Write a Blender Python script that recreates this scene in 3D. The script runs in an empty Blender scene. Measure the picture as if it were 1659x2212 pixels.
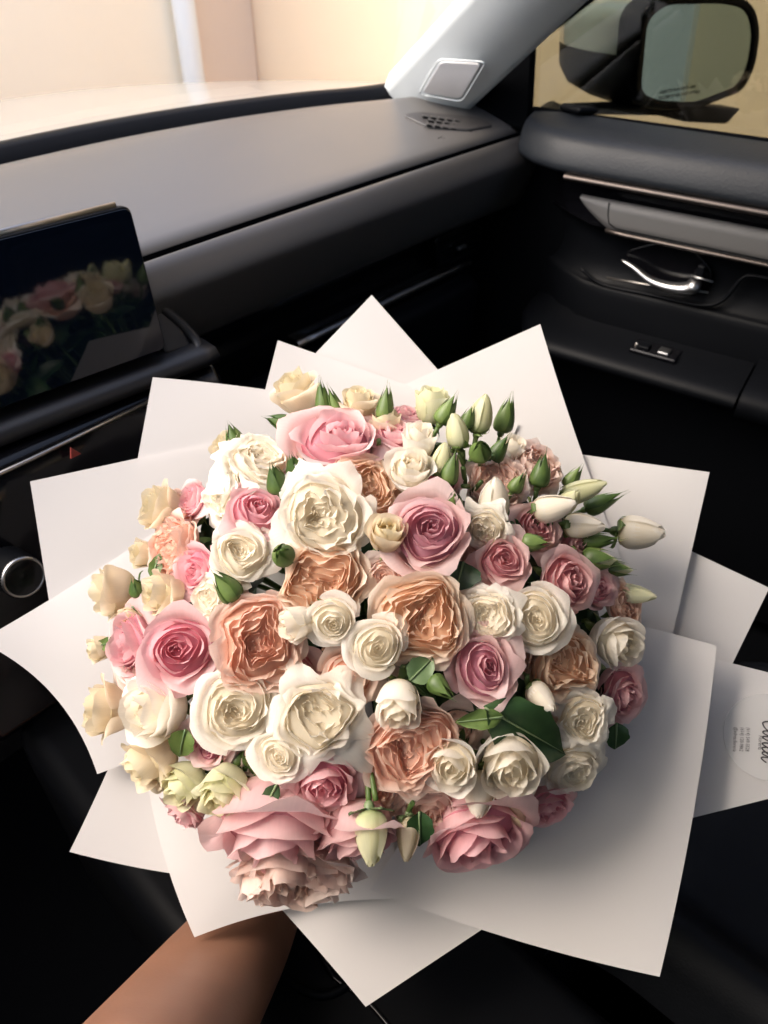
import bpy, bmesh, math, random
import numpy as np
from mathutils import Vector, Matrix
# ------------------------------------------------------------------ camera
SC = bpy.context.scene
COL = SC.collection
CAM_POS = np.array([-.38, 0, 1.2]); PITCH, YAW, FPX = math.radians(40), math.radians(48), 770.0
_h = np.array([math.sin(YAW), math.cos(YAW), 0]); _z = np.array([0, 0, 1.0])
FW = _h*math.cos(PITCH) - _z*math.sin(PITCH)
UP = _h*math.sin(PITCH) + _z*math.cos(PITCH)
RT = np.array([math.cos(YAW), -math.sin(YAW), 0])
cd = bpy.data.cameras.new('camera'); cam = bpy.data.objects.new('camera', cd); COL.objects.link(cam)
cam.matrix_world = Matrix(((RT[0], UP[0], -FW[0], CAM_POS[0]), (RT[1], UP[1], -FW[1], CAM_POS[1]), (RT[2], UP[2], -FW[2], CAM_POS[2]), (0, 0, 0, 1)))
cd.sensor_fit = 'VERTICAL'; cd.sensor_height = 36; cd.lens = FPX/1024*36
cd.clip_start = .02; cd.clip_end = 500
cd.dof.use_dof = True; cd.dof.focus_distance = .62; cd.dof.aperture_fstop = 7.5
SC.camera = cam
# ------------------------------------------------------------------ light
SUN_TO = Vector((-.44, .32, .70)).normalized()
w = bpy.data.worlds.new('World'); SC.world = w; w.use_nodes = True
wn = w.node_tree.nodes; wl = w.node_tree.links
sky = wn.new('ShaderNodeTexSky'); sky.sky_type = 'NISHITA'; sky.sun_disc = False
sky.sun_elevation = math.asin(SUN_TO.z); sky.sun_rotation = math.atan2(SUN_TO.x, SUN_TO.y)
sky.dust_density = 5; sky.air_density = .8; sky.ozone_density = .6
bg = wn['Background']; wl.new(sky.outputs[0], bg.inputs[0]); bg.inputs[1].default_value = .15
sl = bpy.data.lights.new('sun', 'SUN'); sl.energy = .5; sl.angle = math.radians(60); sl.color = (1, .93, .83)
so = bpy.data.objects.new('sun', sl); COL.objects.link(so); so.rotation_euler = SUN_TO.to_track_quat('Z', 'Y').to_euler()
so.location = (-3, 2, 5)
SC.view_settings.view_transform = 'Standard'; SC.view_settings.look = 'None'
SC.view_settings.gamma = 1; SC.view_settings.use_curve_mapping = False
SC.view_settings.exposure = 1.96
try:
    SC.cycles.max_bounces = 12; SC.cycles.transparent_max_bounces = 8; SC.cycles.diffuse_bounces = 10; SC.cycles.transmission_bounces = 10; SC.cycles.glossy_bounces = 2
except Exception: pass

# ------------------------------------------------------------------ helpers
K = 768/1659.0                                   # the photo was measured on a 1659 px wide view
def ray(x, y):
    d = FW*FPX + RT*(x-384) + UP*(512-y); return d/np.linalg.norm(d)
def on_z(x, y, z): d = ray(x, y); return CAM_POS + d*(z-CAM_POS[2])/d[2]
def on_x(x, y, X): d = ray(x, y); return CAM_POS + d*(X-CAM_POS[0])/d[0]
def on_y(x, y, Y): d = ray(x, y); return CAM_POS + d*(Y-CAM_POS[1])/d[1]
def lin(r, g, b):
    f = lambda c: (c/255/12.92) if c/255 <= .04045 else ((c/255+.055)/1.055)**2.4
    return (f(r), f(g), f(b), 1)
def nrm(v): v = np.asarray(v, float); return v/np.linalg.norm(v)

def mesh_data(name, V, Fc, uv=None, s=None, smooth=True):
    me = bpy.data.meshes.new(name)
    me.from_pydata(np.asarray(V, float).tolist(), [], Fc)
    if smooth: me.polygons.foreach_set('use_smooth', [True]*len(me.polygons))
    if uv is not None:
        L = me.uv_layers.new(name='UVMap')
        idx = np.empty(len(me.loops), dtype=np.int32); me.loops.foreach_get('vertex_index', idx)
        L.data.foreach_set('uv', np.asarray(uv, float)[idx].ravel())
    if s is not None:
        a = me.attributes.new('rank', 'FLOAT', 'POINT'); a.data.foreach_set('value', np.full(len(V), s))
    me.update()
    return me
def add(name, me, mat=None, parent=None, mods=()):
    o = bpy.data.objects.new(name, me); COL.objects.link(o)
    if mat is not None and me is not None and not me.materials: me.materials.append(mat)
    if parent: o.parent = parent
    return o
def empty(name, loc=(0, 0, 0)):
    o = bpy.data.objects.new(name, None); COL.objects.link(o); o.location = loc; o.empty_display_size = .02; return o
def tag(o, label=None, cat=None, group=None, kind=None):
    if label: o['label'] = label
    if cat: o['category'] = cat
    if group: o['group'] = group
    if kind: o['kind'] = kind
    return o
def grid_faces(nu, nv, close_u=False):
    Fc = []
    for i in range(nu if close_u else nu-1):
        i2 = (i+1) % nu
        for j in range(nv-1):
            Fc.append((i*nv+j, i2*nv+j, i2*nv+j+1, i*nv+j+1))
    return Fc
def sheet(name, P, mat, parent=None, close_u=False, solid=0, uv=False, off=0, bevel=0):
    P = np.asarray(P, float); nu, nv = P.shape[:2]
    U = None
    if uv:
        a, b = np.meshgrid(np.linspace(0, 1, nu), np.linspace(0, 1, nv), indexing='ij'); U = np.stack([a, b], -1).reshape(-1, 2)
    me = mesh_data(name, P.reshape(-1, 3), grid_faces(nu, nv, close_u), U)
    o = add(name, me, mat, parent)
    if solid:
        m = o.modifiers.new('thick', 'SOLIDIFY'); m.thickness = solid; m.offset = off
    if bevel:
        m = o.modifiers.new('bev', 'BEVEL'); m.width = bevel; m.segments = 3; m.limit_method = 'ANGLE'
    return o
def catmull(pts, n):
    p = [np.asarray(q, float) for q in pts]; p = [2*p[0]-p[1]] + p + [2*p[-1]-p[-2]]; out = []
    m = len(p)-3
    for i in range(n):
        t = i/(n-1)*m; k = min(int(t), m-1); t -= k
        a, b, c, d = p[k:k+4]
        out.append(.5*((2*b)+(-a+c)*t+(2*a-5*b+4*c-d)*t*t+(-a+3*b-3*c+d)*t**3))
    return np.array(out)
def tube_arrays(path, rad, seg=8, flat=1.0, nref=None, cap=True):
    path = np.asarray(path, float); n = len(path); rad = np.broadcast_to(rad, (n,))
    T = np.gradient(path, axis=0); T /= np.linalg.norm(T, axis=1)[:, None]
    ref = np.array(nref if nref is not None else ((0, 0, 1) if abs(T[0][2]) < .9 else (1, 0, 0)), float)
    V = []
    for i in range(n):
        a = np.cross(T[i], ref); a /= np.linalg.norm(a); b = np.cross(a, T[i])
        for k in range(seg):
            f = 2*math.pi*k/seg
            V.append(path[i]+rad[i]*(math.cos(f)*a+flat*math.sin(f)*b))
    Fc = []
    for i in range(n-1):
        for k in range(seg):
            k2 = (k+1) % seg; Fc.append((i*seg+k, i*seg+k2, (i+1)*seg+k2, (i+1)*seg+k))
    if cap: Fc.append(tuple(range(seg-1, -1, -1))); Fc.append(tuple(range((n-1)*seg, n*seg)))
    return V, Fc
def tube(name, path, rad, mat, parent=None, seg=8, flat=1.0, nref=None):
    V, Fc = tube_arrays(path, rad, seg, flat, nref)
    return add(name, mesh_data(name, V, Fc), mat, parent)
def prism(name, poly, vec, mat, parent=None, bevel=.002, smooth=True):
    """closed polygon (3D points) pushed along vec, edges rounded"""
    poly = [np.asarray(p, float) for p in poly]; n = len(poly); vec = np.asarray(vec, float)
    V = poly+[p+vec for p in poly]
    Fc = [tuple(range(n-1, -1, -1)), tuple(range(n, 2*n))]+[(i, (i+1) % n, n+(i+1) % n, n+i) for i in range(n)]
    me = mesh_data(name, V, Fc, smooth=False)
    bm = bmesh.new(); bm.from_mesh(me); bmesh.ops.recalc_face_normals(bm, faces=bm.faces); bm.to_mesh(me); bm.free()
    o = add(name, me, mat, parent)
    if bevel:
        m = o.modifiers.new('bev', 'BEVEL'); m.width = bevel; m.segments = 3; m.limit_method = 'ANGLE'; m.angle_limit = .5
        me.polygons.foreach_set('use_smooth', [True]*len(me.polygons))
        m = o.modifiers.new('wn', 'WEIGHTED_NORMAL')
    return o
def box(name, c, size, mat, parent=None, bevel=.004, ax=None):
    c = np.asarray(c, float); X, Y, Z = ax if ax is not None else np.eye(3)
    a, b, h = size[0]/2, size[1]/2, size[2]
    base = [c+X*i*a+Y*j*b-Z*h/2 for i, j in ((-1, -1), (1, -1), (1, 1), (-1, 1))]
    return prism(name, base, Z*h, mat, parent, bevel)
def rounded(pts, r, n=5):
    """rounded 2D polygon"""
    out = []; m = len(pts)
    for i in range(m):
        p = np.array(pts[i], float); a = np.array(pts[i-1], float)-p; b = np.array(pts[(i+1) % m], float)-p
        la, lb = np.linalg.norm(a), np.linalg.norm(b); rr = min(r, la*.45, lb*.45)
        A = p+a/la*rr; B = p+b/lb*rr
        for k in range(n):
            t = k/(n-1); out.append((1-t)**2*A+2*t*(1-t)*p+t*t*B)
    return out

# ------------------------------------------------------------------ materials
def newmat(name):
    m = bpy.data.materials.new(name); m.use_nodes = True
    return m, m.node_tree.nodes, m.node_tree.links, m.node_tree.nodes['Principled BSDF']
def plain(name, col, rough=.5, metal=0, spec=.5, bump=0, bscale=400, coat=0, var=0):
    m, n, l, p = newmat(name)
    p.inputs['Base Color'].default_value = (*col[:3], 1); p.inputs['Roughness'].default_value = rough
    p.inputs['Metallic'].default_value = metal; p.inputs['Specular IOR Level'].default_value = spec
    p.inputs['Coat Weight'].default_value = coat; p.inputs['Coat Roughness'].default_value = .05
    if bump or var:
        tc = n.new('ShaderNodeTexCoord'); nz = n.new('ShaderNodeTexNoise'); nz.inputs['Scale'].default_value = bscale
        nz.inputs['Detail'].default_value = 3; l.new(tc.outputs['Object'], nz.inputs['Vector'])
        if bump:
            b = n.new('ShaderNodeBump'); b.inputs['Strength'].default_value = bump; b.inputs['Distance'].default_value = .001
            l.new(nz.outputs['Fac'], b.inputs['Height']); l.new(b.outputs[0], p.inputs['Normal'])
        if var:
            n2 = n.new('ShaderNodeTexNoise'); n2.inputs['Scale'].default_value = 9; n2.inputs['Detail'].default_value = 5
            l.new(tc.outputs['Object'], n2.inputs['Vector'])
            mr = n.new('ShaderNodeMapRange'); mr.inputs['To Min'].default_value = rough-var; mr.inputs['To Max'].default_value = rough+var
            l.new(n2.outputs['Fac'], mr.inputs['Value']); l.new(mr.outputs[0], p.inputs['Roughness'])
    return m
def mottled(name, c1, c2, scale, rough=.8, bump=.3):
    m, n, l, p = newmat(name)
    tc = n.new('ShaderNodeTexCoord'); a = n.new('ShaderNodeTexNoise'); a.inputs['Scale'].default_value = scale; a.inputs['Detail'].default_value = 7
    r = n.new('ShaderNodeValToRGB'); r.color_ramp.elements[0].position = .3; r.color_ramp.elements[1].position = .7
    r.color_ramp.elements[0].color = (*c1[:3], 1); r.color_ramp.elements[1].color = (*c2[:3], 1)
    l.new(tc.outputs['Object'], a.inputs['Vector']); l.new(a.outputs['Fac'], r.inputs['Fac']); l.new(r.outputs[0], p.inputs['Base Color'])
    p.inputs['Roughness'].default_value = rough
    b = n.new('ShaderNodeBump'); b.inputs['Strength'].default_value = bump; b.inputs['Distance'].default_value = .004
    a2 = n.new('ShaderNodeTexNoise'); a2.inputs['Scale'].default_value = scale*12; l.new(tc.outputs['Object'], a2.inputs['Vector'])
    l.new(a2.outputs['Fac'], b.inputs['Height']); l.new(b.outputs[0], p.inputs['Normal'])
    return m
def glass(name, tint, refl=1.0):
    m, n, l, p = newmat(name); n.remove(p)
    out = n['Material Output']; t = n.new('ShaderNodeBsdfTransparent'); t.inputs[0].default_value = (*tint, 1)
    g = n.new('ShaderNodeBsdfGlossy'); g.inputs['Roughness'].default_value = .01; g.inputs[0].default_value = (refl, refl, refl, 1)
    f = n.new('ShaderNodeFresnel'); f.inputs[0].default_value = 1.4
    x = n.new('ShaderNodeMixShader'); l.new(f.outputs[0], x.inputs[0]); l.new(t.outputs[0], x.inputs[1]); l.new(g.outputs[0], x.inputs[2])
    l.new(x.outputs[0], out.inputs[0]); return m
def petal_mat(name, stops, edge, edge_amt=.35, base=None, transl=.52, rough=.5, vein=.25):
    """stops: colour by rank of the petal (0 heart .. 1 outermost); edge: colour towards the rim; base: colour at the claw"""
    m, n, l, p = newmat(name); out = n['Material Output']
    at = n.new('ShaderNodeAttribute'); at.attribute_name = 'rank'
    oi = n.new('ShaderNodeObjectInfo')
    r = n.new('ShaderNodeValToRGB'); els = r.color_ramp.elements
    while len(els) < len(stops): els.new(.5)
    for e, (pos, c) in zip(els, stops): e.position = pos; e.color = (*c[:3], 1)
    l.new(at.outputs['Fac'], r.inputs['Fac'])
    uv = n.new('ShaderNodeUVMap'); sp = n.new('ShaderNodeSeparateXYZ'); l.new(uv.outputs[0], sp.inputs[0])
    mr = n.new('ShaderNodeMapRange'); mr.inputs['From Min'].default_value = .55; mr.inputs['From Max'].default_value = 1.02
    mr.inputs['To Max'].default_value = edge_amt; l.new(sp.outputs['Y'], mr.inputs['Value'])
    mx = n.new('ShaderNodeMix'); mx.data_type = 'RGBA'; mx.inputs['B'].default_value = (*edge[:3], 1)
    l.new(mr.outputs[0], mx.inputs['Factor']); l.new(r.outputs[0], mx.inputs['A']); cur = mx.outputs['Result']
    if base:
        mb = n.new('ShaderNodeMapRange'); mb.inputs['From Min'].default_value = .45; mb.inputs['From Max'].default_value = .05; mb.inputs['To Max'].default_value = .8
        l.new(sp.outputs['Y'], mb.inputs['Value'])
        m2 = n.new('ShaderNodeMix'); m2.data_type = 'RGBA'; m2.inputs['B'].default_value = (*base[:3], 1)
        l.new(mb.outputs[0], m2.inputs['Factor']); l.new(cur, m2.inputs['A']); cur = m2.outputs['Result']
    # petal-to-petal variation and fine mottling
    hv = n.new('ShaderNodeHueSaturation'); rr = n.new('ShaderNodeMapRange'); rr.inputs['To Min'].default_value = .9; rr.inputs['To Max'].default_value = 1.07
    l.new(oi.outputs['Random'], rr.inputs['Value']); l.new(rr.outputs[0], hv.inputs['Value']); l.new(cur, hv.inputs['Color'])
    rs = n.new('ShaderNodeMapRange'); rs.inputs['To Min'].default_value = 1.12; rs.inputs['To Max'].default_value = .85
    l.new(oi.outputs['Random'], rs.inputs['Value']); l.new(rs.outputs[0], hv.inputs['Saturation'])
    mp = n.new('ShaderNodeMapping'); mp.inputs['Scale'].default_value = (24, 1.6, 1); l.new(uv.outputs[0], mp.inputs[0])
    vz = n.new('ShaderNodeTexNoise'); vz.inputs['Scale'].default_value = 2.2; vz.inputs['Detail'].default_value = 2; l.new(mp.outputs[0], vz.inputs['Vector'])
    mm = n.new('ShaderNodeMix'); mm.data_type = 'RGBA'; mm.blend_type = 'MULTIPLY'; mm.inputs['Factor'].default_value = .13
    l.new(hv.outputs[0], mm.inputs['A']); l.new(vz.outputs['Fac'], mm.inputs['B'])
    l.new(mm.outputs['Result'], p.inputs['Base Color']); p.inputs['Roughness'].default_value = rough
    p.inputs['Specular IOR Level'].default_value = .3; 
    t = n.new('ShaderNodeBsdfTranslucent'); l.new(mm.outputs['Result'], t.inputs[0])
    x = n.new('ShaderNodeMixShader'); x.inputs[0].default_value = transl
    l.new(p.outputs[0], x.inputs[1]); l.new(t.outputs[0], x.inputs[2]); l.new(x.outputs[0], out.inputs[0])
    return m
def leaf_mat(name, c1, c2, transl=.15, rough=.45):
    m, n, l, p = newmat(name); out = n['Material Output']
    tc = n.new('ShaderNodeTexCoord'); z = n.new('ShaderNodeTexNoise'); z.inputs['Scale'].default_value = 60; z.inputs['Detail'].default_value = 5
    l.new(tc.outputs['Object'], z.inputs['Vector'])
    oi = n.new('ShaderNodeObjectInfo'); ad = n.new('ShaderNodeMath'); ad.operation = 'MULTIPLY_ADD'; ad.inputs[1].default_value = .5; ad.inputs[2].default_value = -.25
    l.new(oi.outputs['Random'], ad.inputs[0]); a2 = n.new('ShaderNodeMath'); l.new(ad.outputs[0], a2.inputs[0]); l.new(z.outputs['Fac'], a2.inputs[1])
    r = n.new('ShaderNodeValToRGB'); r.color_ramp.elements[0].color = (*c1[:3], 1); r.color_ramp.elements[1].color = (*c2[:3], 1)
    r.color_ramp.elements[0].position = .25; r.color_ramp.elements[1].position = .75
    l.new(a2.outputs[0], r.inputs['Fac']); l.new(r.outputs[0], p.inputs['Base Color']); p.inputs['Roughness'].default_value = rough
    b = n.new('ShaderNodeBump'); b.inputs['Strength'].default_value = .3; b.inputs['Distance'].default_value = .001; l.new(z.outputs['Fac'], b.inputs['Height']); l.new(b.outputs[0], p.inputs['Normal'])
    t = n.new('ShaderNodeBsdfTranslucent'); l.new(r.outputs[0], t.inputs[0])
    x = n.new('ShaderNodeMixShader'); x.inputs[0].default_value = transl
    l.new(p.outputs[0], x.inputs[1]); l.new(t.outputs[0], x.inputs[2]); l.new(x.outputs[0], out.inputs[0]); return m

M = dict(
    white=petal_mat('white_petal', [(0, (.94, .84, .64)), (.45, (.95, .88, .74)), (1, (.95, .91, .83))], (.96, .93, .87), .5, base=(.90, .82, .56)),
    cream=petal_mat('cream_petal', [(0, (.82, .70, .42)), (.5, (.86, .74, .52)), (1, (.86, .72, .55))], (.9, .85, .68), .5, base=(.74, .72, .40)),
    green_white=petal_mat('green_white_petal', [(0, (.76, .74, .42)), (1, (.84, .84, .60))], (.88, .86, .68), .4, base=(.55, .66, .28)),
    pink=petal_mat('pink_petal', [(0, (.80, .30, .38)), (.4, (.85, .42, .48)), (.75, (.88, .54, .57)), (1, (.88, .62, .62))], (.93, .74, .72), .55, base=(.88, .66, .52)),
    hot=petal_mat('bright_pink_petal', [(0, (.86, .30, .40)), (.5, (.90, .44, .50)), (1, (.91, .61, .63))], (.95, .73, .73), .5),
    mauve=petal_mat('mauve_petal', [(0, (.55, .14, .24)), (.35, (.74, .33, .41)), (.7, (.87, .56, .57)), (1, (.90, .67, .66))], (.94, .76, .74), .5),
    dusty=petal_mat('dusty_pink_petal', [(0, (.68, .22, .28)), (.5, (.82, .42, .44)), (1, (.88, .60, .58))], (.93, .72, .69), .5),
    salmon=petal_mat('salmon_petal', [(0, (.91, .47, .31)), (.5, (.93, .61, .47)), (1, (.94, .72, .62))], (.96, .83, .73), .55),
    peach=petal_mat('peach_petal', [(0, (.90, .52, .30)), (.4, (.92, .62, .43)), (.75, (.93, .73, .57)), (1, (.94, .78, .66))], (.96, .87, .75), .6),
    blush=petal_mat('blush_petal', [(0, (.90, .60, .47)), (.5, (.92, .70, .61)), (1, (.93, .77, .72))], (.96, .85, .79), .5),
    leaf=leaf_mat('leaf_green', (.012, .035, .014), (.035, .085, .025)),
    bud=leaf_mat('bud_green', (.045, .09, .018), (.14, .21, .055)),
    pale=leaf_mat('pale_sepal_green', (.10, .17, .07), (.22, .30, .15)),
    stem=leaf_mat('stem_green', (.05, .10, .022), (.12, .19, .05)),
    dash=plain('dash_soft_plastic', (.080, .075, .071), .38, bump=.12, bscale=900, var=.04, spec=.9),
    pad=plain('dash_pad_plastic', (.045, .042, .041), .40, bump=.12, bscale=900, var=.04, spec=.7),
    plinth=plain('plinth_plastic', (.012, .012, .014), .42, bump=.1, bscale=900, spec=.4),
    black=plain('black_plastic', (.0022, .0026, .0036), .5, bump=.1, bscale=700, spec=.10),
    matte=plain('black_carpet', (.002, .0023, .003), .95, bump=.5, bscale=500, spec=.03),
    gloss=plain('gloss_black', (.003, .003, .004), .16, spec=.3),
    leather=plain('door_leather', (.009, .0115, .0155), .5, bump=.45, bscale=260, spec=.38, var=.05),
    seat=plain('seat_leather', (.0026, .0034, .0052), .6, bump=.4, bscale=300, spec=.18, var=.06),
    inlay=plain('door_inlay', (.10, .098, .097), .5, bump=.2, bscale=800),
    bronze=plain('bronze_trim', (.10, .085, .078), .45, metal=1),
    chrome=plain('satin_chrome', (.36, .36, .36), .34, metal=1),
    silver=plain('silver_edge', (.45, .42, .39), .35, metal=1),
    screen=plain('screen_glass', (.002, .004, .009), .05, spec=.6),
    pillar=plain('pillar_trim', (.56, .60, .62), .6, bump=.3, bscale=700),
    grille=plain('speaker_cloth', (.74, .73, .74), .8),
    paint=plain('car_paint', (.32, .30, .265), .3, coat=.6),
    mirrorpaint=plain('mirror_paint', (.30, .36, .37), .25, coat=1),
    mirror=plain('mirror_silver', (.27, .35, .37), .02, metal=1),
    hazard=plain('hazard_red', (.30, .05, .04), .5),
    mark=plain('white_mark', (.6, .6, .6), .6),
    ink=plain('ink', (.05, .045, .05), .7),
    paper=None, sticker=plain('sticker_paper', (.50, .488, .48), .55),
    wall=mottled('peach_plaster', (.90, .79, .62), (.92, .82, .66), 1.3, .9, .4),
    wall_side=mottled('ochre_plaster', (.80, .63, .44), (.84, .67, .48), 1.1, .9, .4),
    pilaster=mottled('pink_plaster', (.70, .55, .43), (.74, .59, .47), 1.5, .9, .4),
    pipe=plain('white_pipe', (.82, .86, .88), .5),
    concrete=mottled('concrete', (.50, .48, .45), (.60, .57, .53), 2, .9),
    headliner=plain('headliner', (.30, .30, .29), .9, bump=.2),
    windshield=glass('windshield_glass', (.96, .97, .96)),
    tint=glass('tinted_glass', (.44, .45, .40)),
)
def paper_mat():
    m, n, l, p = newmat('white_wrapping_paper'); out = n['Material Output']
    p.inputs['Base Color'].default_value = (.66, .64, .633, 1); p.inputs['Roughness'].default_value = .55; p.inputs['Specular IOR Level'].default_value = .25
    tc = n.new('ShaderNodeTexCoord'); z = n.new('ShaderNodeTexNoise'); z.inputs['Scale'].default_value = 14; z.inputs['Detail'].default_value = 3
    l.new(tc.outputs['Object'], z.inputs['Vector']); b = n.new('ShaderNodeBump'); b.inputs['Strength'].default_value = .05; b.inputs['Distance'].default_value = .004
    l.new(z.outputs['Fac'], b.inputs['Height']); l.new(b.outputs[0], p.inputs['Normal'])
    t = n.new('ShaderNodeBsdfTranslucent'); t.inputs[0].default_value = (.66, .63, .62, 1)
    x = n.new('ShaderNodeMixShader'); x.inputs[0].default_value = .25
    l.new(p.outputs[0], x.inputs[1]); l.new(t.outputs[0], x.inputs[2]); l.new(x.outputs[0], out.inputs[0]); return m
M['paper'] = paper_mat()

# ================================================================== SETTING: outside
def structure(o): o['kind'] = 'structure'; return o
structure(sheet('ground', [[(x, y, -.45) for y in np.linspace(-8, 8, 4)] for x in np.linspace(-8, 8, 4)], M['concrete']))
WALLY, WALLX, WALLH = 3.0, 2.1, 3.0
wl_ = box('front_wall', (-1.2, WALLY+.1, WALLH/2-.45), (6.6, .2, WALLH), M['wall'], bevel=.01); structure(wl_)
wr_ = box('side_wall', (WALLX+.1, 0, WALLH/2-.45), (.2, 5.99, WALLH), M['wall_side'], bevel=.01); structure(wr_)
pl_ = box('wall_pilaster', (1.945, WALLY-.013, WALLH/2-.45), (.30, .03, WALLH-.02), M['pilaster'], bevel=.006); structure(pl_)
structure(box('mirror_band_panel', (WALLX-.012, -2.35, WALLH/2-.5), (.03, 1.15, WALLH-.1), M['grille'], bevel=.006))  # out of view, added to give the side mirror a pale band to reflect
tag(tube('wall_pipe', [(1.735, WALLY-.05, -.45), (1.735, WALLY-.05, 2.5)], .045, M['pipe'], seg=16),
    'white vertical pipe on the peach wall beyond the windshield', 'pipe')

# ================================================================== the car around the bouquet
# hood
P = []
for x in np.linspace(-.9, .98, 21):
    row = []
    for t in np.linspace(0, 1, 14):
        y = 1.155 + t*1.09 - .12*(x/.9)**2*t - .17*max(0, x/.9)**2*(1-t)
        z = .9 - .065*t - .10*t*t - .10*max(0, abs(x)-.55)**1.5
        row.append((x, y, z))
    P.append(row)
hood = sheet('car_hood', P, M['paint'], solid=.02, off=-1)
tag(hood, 'pale car hood seen through the windshield in front of the peach wall', 'car hood')
# edge of the dashboard along the glass
EDGE = [(-.75, .99), (-.5, 1.06), (-.2, 1.085), (.08, 1.09), (.237, 1.088), (.395, 1.066), (.553, 1.02), (.66, .972), (.735, .925)]
ex = [e[0] for e in EDGE]; ey = [e[1] for e in EDGE]
def edge_y(x): return float(np.interp(x, ex, ey))
XS = np.concatenate([np.linspace(-.75, .76, 36), np.linspace(.775, .85, 8)])
def endround(x):  # the right end of the dashboard rounds off towards the door
    t = max(0, (x-.775)/.075); return t*t
dash = empty('dashboard', (.1, .85, .6))
tag(dash, 'dark grey car dashboard with a long seam, air vents and display', 'dashboard')
def drel(o):
    o.matrix_parent_inverse = Matrix.Translation(-Vector(o.parent.location)); return o
def dpart(o): return drel(o)
def smooth_edge(x):
    i = np.linspace(x-.06, x+.06, 9); return float(np.mean([edge_y(j) for j in i]))
def zcrown(x): return .006*(1-(x/.8)**2)
# top pad
P = []
for x in XS:
    ye = smooth_edge(min(x, .72)); e = endround(x); row = []
    y0 = .757 + .03*e
    for t in np.linspace(0, 1, 18):
        y = y0+(ye-y0)*t
        z = .868+zcrown(x) + .075*t - .022*t*t*1.4 - .02*max(0, (t-.72)/.28)**2 - .03*e
        if t == 0: z -= .004
        row.append((x, y, z))
    row = [(x, y0+.001, row[0][2]-.003)]+row+[(x, ye+.004, row[-1][2]-.02)]
    P.append(row)
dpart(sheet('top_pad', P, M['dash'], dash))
# front pad under the seam
P = []
for x in XS:
    e = endround(x); b = .03*e; zz = zcrown(x)-.03*e
    prof = catmull([(.7475, .842), (.746, .858), (.740, .8635), (.731, .859), (.722, .846), (.716, .832), (.717, .822), (.724, .80), (.733, .775), (.742, .757), (.752, .748), (.775, .745)], 30)
    P.append([(x, p[0]+b, p[1]+zz) for p in prof])
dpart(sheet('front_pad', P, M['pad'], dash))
# channel inside the seam, its shade put in as black colour
dpart(sheet('seam_channel', [[(x, .742+.03*endround(x), .844+zcrown(x)-.03*endround(x)), (x, .7575+.03*endround(x), .844+zcrown(x)-.03*endround(x)), (x, .7575+.03*endround(x), .8635+zcrown(x)-.03*endround(x))] for x in XS], M['matte'], dash))
# recess and lower parts on the passenger side
dpart(sheet('recess', [[(x, .775, .746), (x, .80, .735), (x, .802, .69), (x, .79, .665)] for x in np.linspace(.02, .78, 12)], M['gloss'], dash, solid=.004))
dpart(sheet('trim_strip', [[(x, .792+.0*x, .664), (x, .782, .660), (x, .781, .655), (x, .79, .650)] for x in np.linspace(.30, .72, 12)], M['silver'], dash, solid=.002))
glove = prism('glove_box', [(.16, .79, .645), (.16, .755, .63), (.16, .77, .44), (.16, .82, .36), (.16, .86, .36)], (.56, 0, 0), M['black'], dash, bevel=.012); dpart(glove)
dpart(prism('kick_panel', [(.02, .80, .66), (.02, .80, .05), (.02, .9, .05), (.02, .9, .66)], (.76, 0, 0), M['matte'], dash, bevel=0))
# side air vent at the right end of the recess: frame, blades, silver tab
vent = dpart(prism('air_vent', [(x, .772, z) for x, z in rounded([(.60, .735), (.735, .74), (.735, .675), (.62, .67)], .012)], (0, .02, 0), M['gloss'], dash, bevel=.003))
for k in range(3):
    b = box('vent_blade', (.672, .769, .687+k*.017), (.105, .006, .003), M['black'], vent, .001)
b = box('vent_tab', (.665, .764, .705), (.022, .008, .006), M['chrome'], vent, .002)
# defroster outlet at the right end of the top pad
def topz(x, y):
    ye = smooth_edge(min(x, .72)); e = endround(x); y0 = .757+.03*e; t = (y-y0)/(ye-y0)
    return .868+zcrown(x)+.075*t-.0308*t*t-.02*max(0, (t-.72)/.28)**2-.03*e
def top_at(px_, py_):
    z = .90
    for _ in range(12):
        q = on_z(px_, py_, z); z = topz(q[0], q[1])
    return q
vc = [top_at(x*K, y*K) for x, y in ((868, 252), (900, 246), (1035, 262), (1068, 276), (1010, 292), (925, 280))]
fr = []
poly = rounded([(p[0], p[1]) for p in vc], .012)
def dsub(o): return o
dfo = dpart(prism('defroster_vent', [(p[0], p[1], topz(p[0], p[1])-.005) for p in poly], (0, 0, .0085), M['pad'], dash, bevel=.0015))
for r_ in range(3):
    for c in range(7):
        px_ = 918+c*17+r_*4+(8 if r_ % 2 else 0); py_ = 258+r_*9+c*2.2
        q = top_at(px_*K, py_*K)
        ux = nrm(top_at((px_+5)*K, (py_+.8)*K)-q); uy = nrm(np.cross([0, 0, 1], ux)); uz = np.cross(ux, uy)
        dsub(box('outlet', q+np.array([0, 0, .0036]), (.0088, .0125, .0014), M['matte'], dfo, .0006, (ux, uy, uz)))
        if True:
            dsub(box('outlet_rib', q+np.array([0, 0, .0042]), (.0085, .0035, .004), M['dash'], dfo, .0008, (ux, uy, uz)))
sym = [top_at(x*K, y*K)+np.array([0, 0, .0008]) for x, y in ((946, 301), (955, 295), (966, 298), (958, 301), (952, 299))]
dpart(tube('vent_symbol', sym, .0007, M['matte'], dash, 5))
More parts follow.
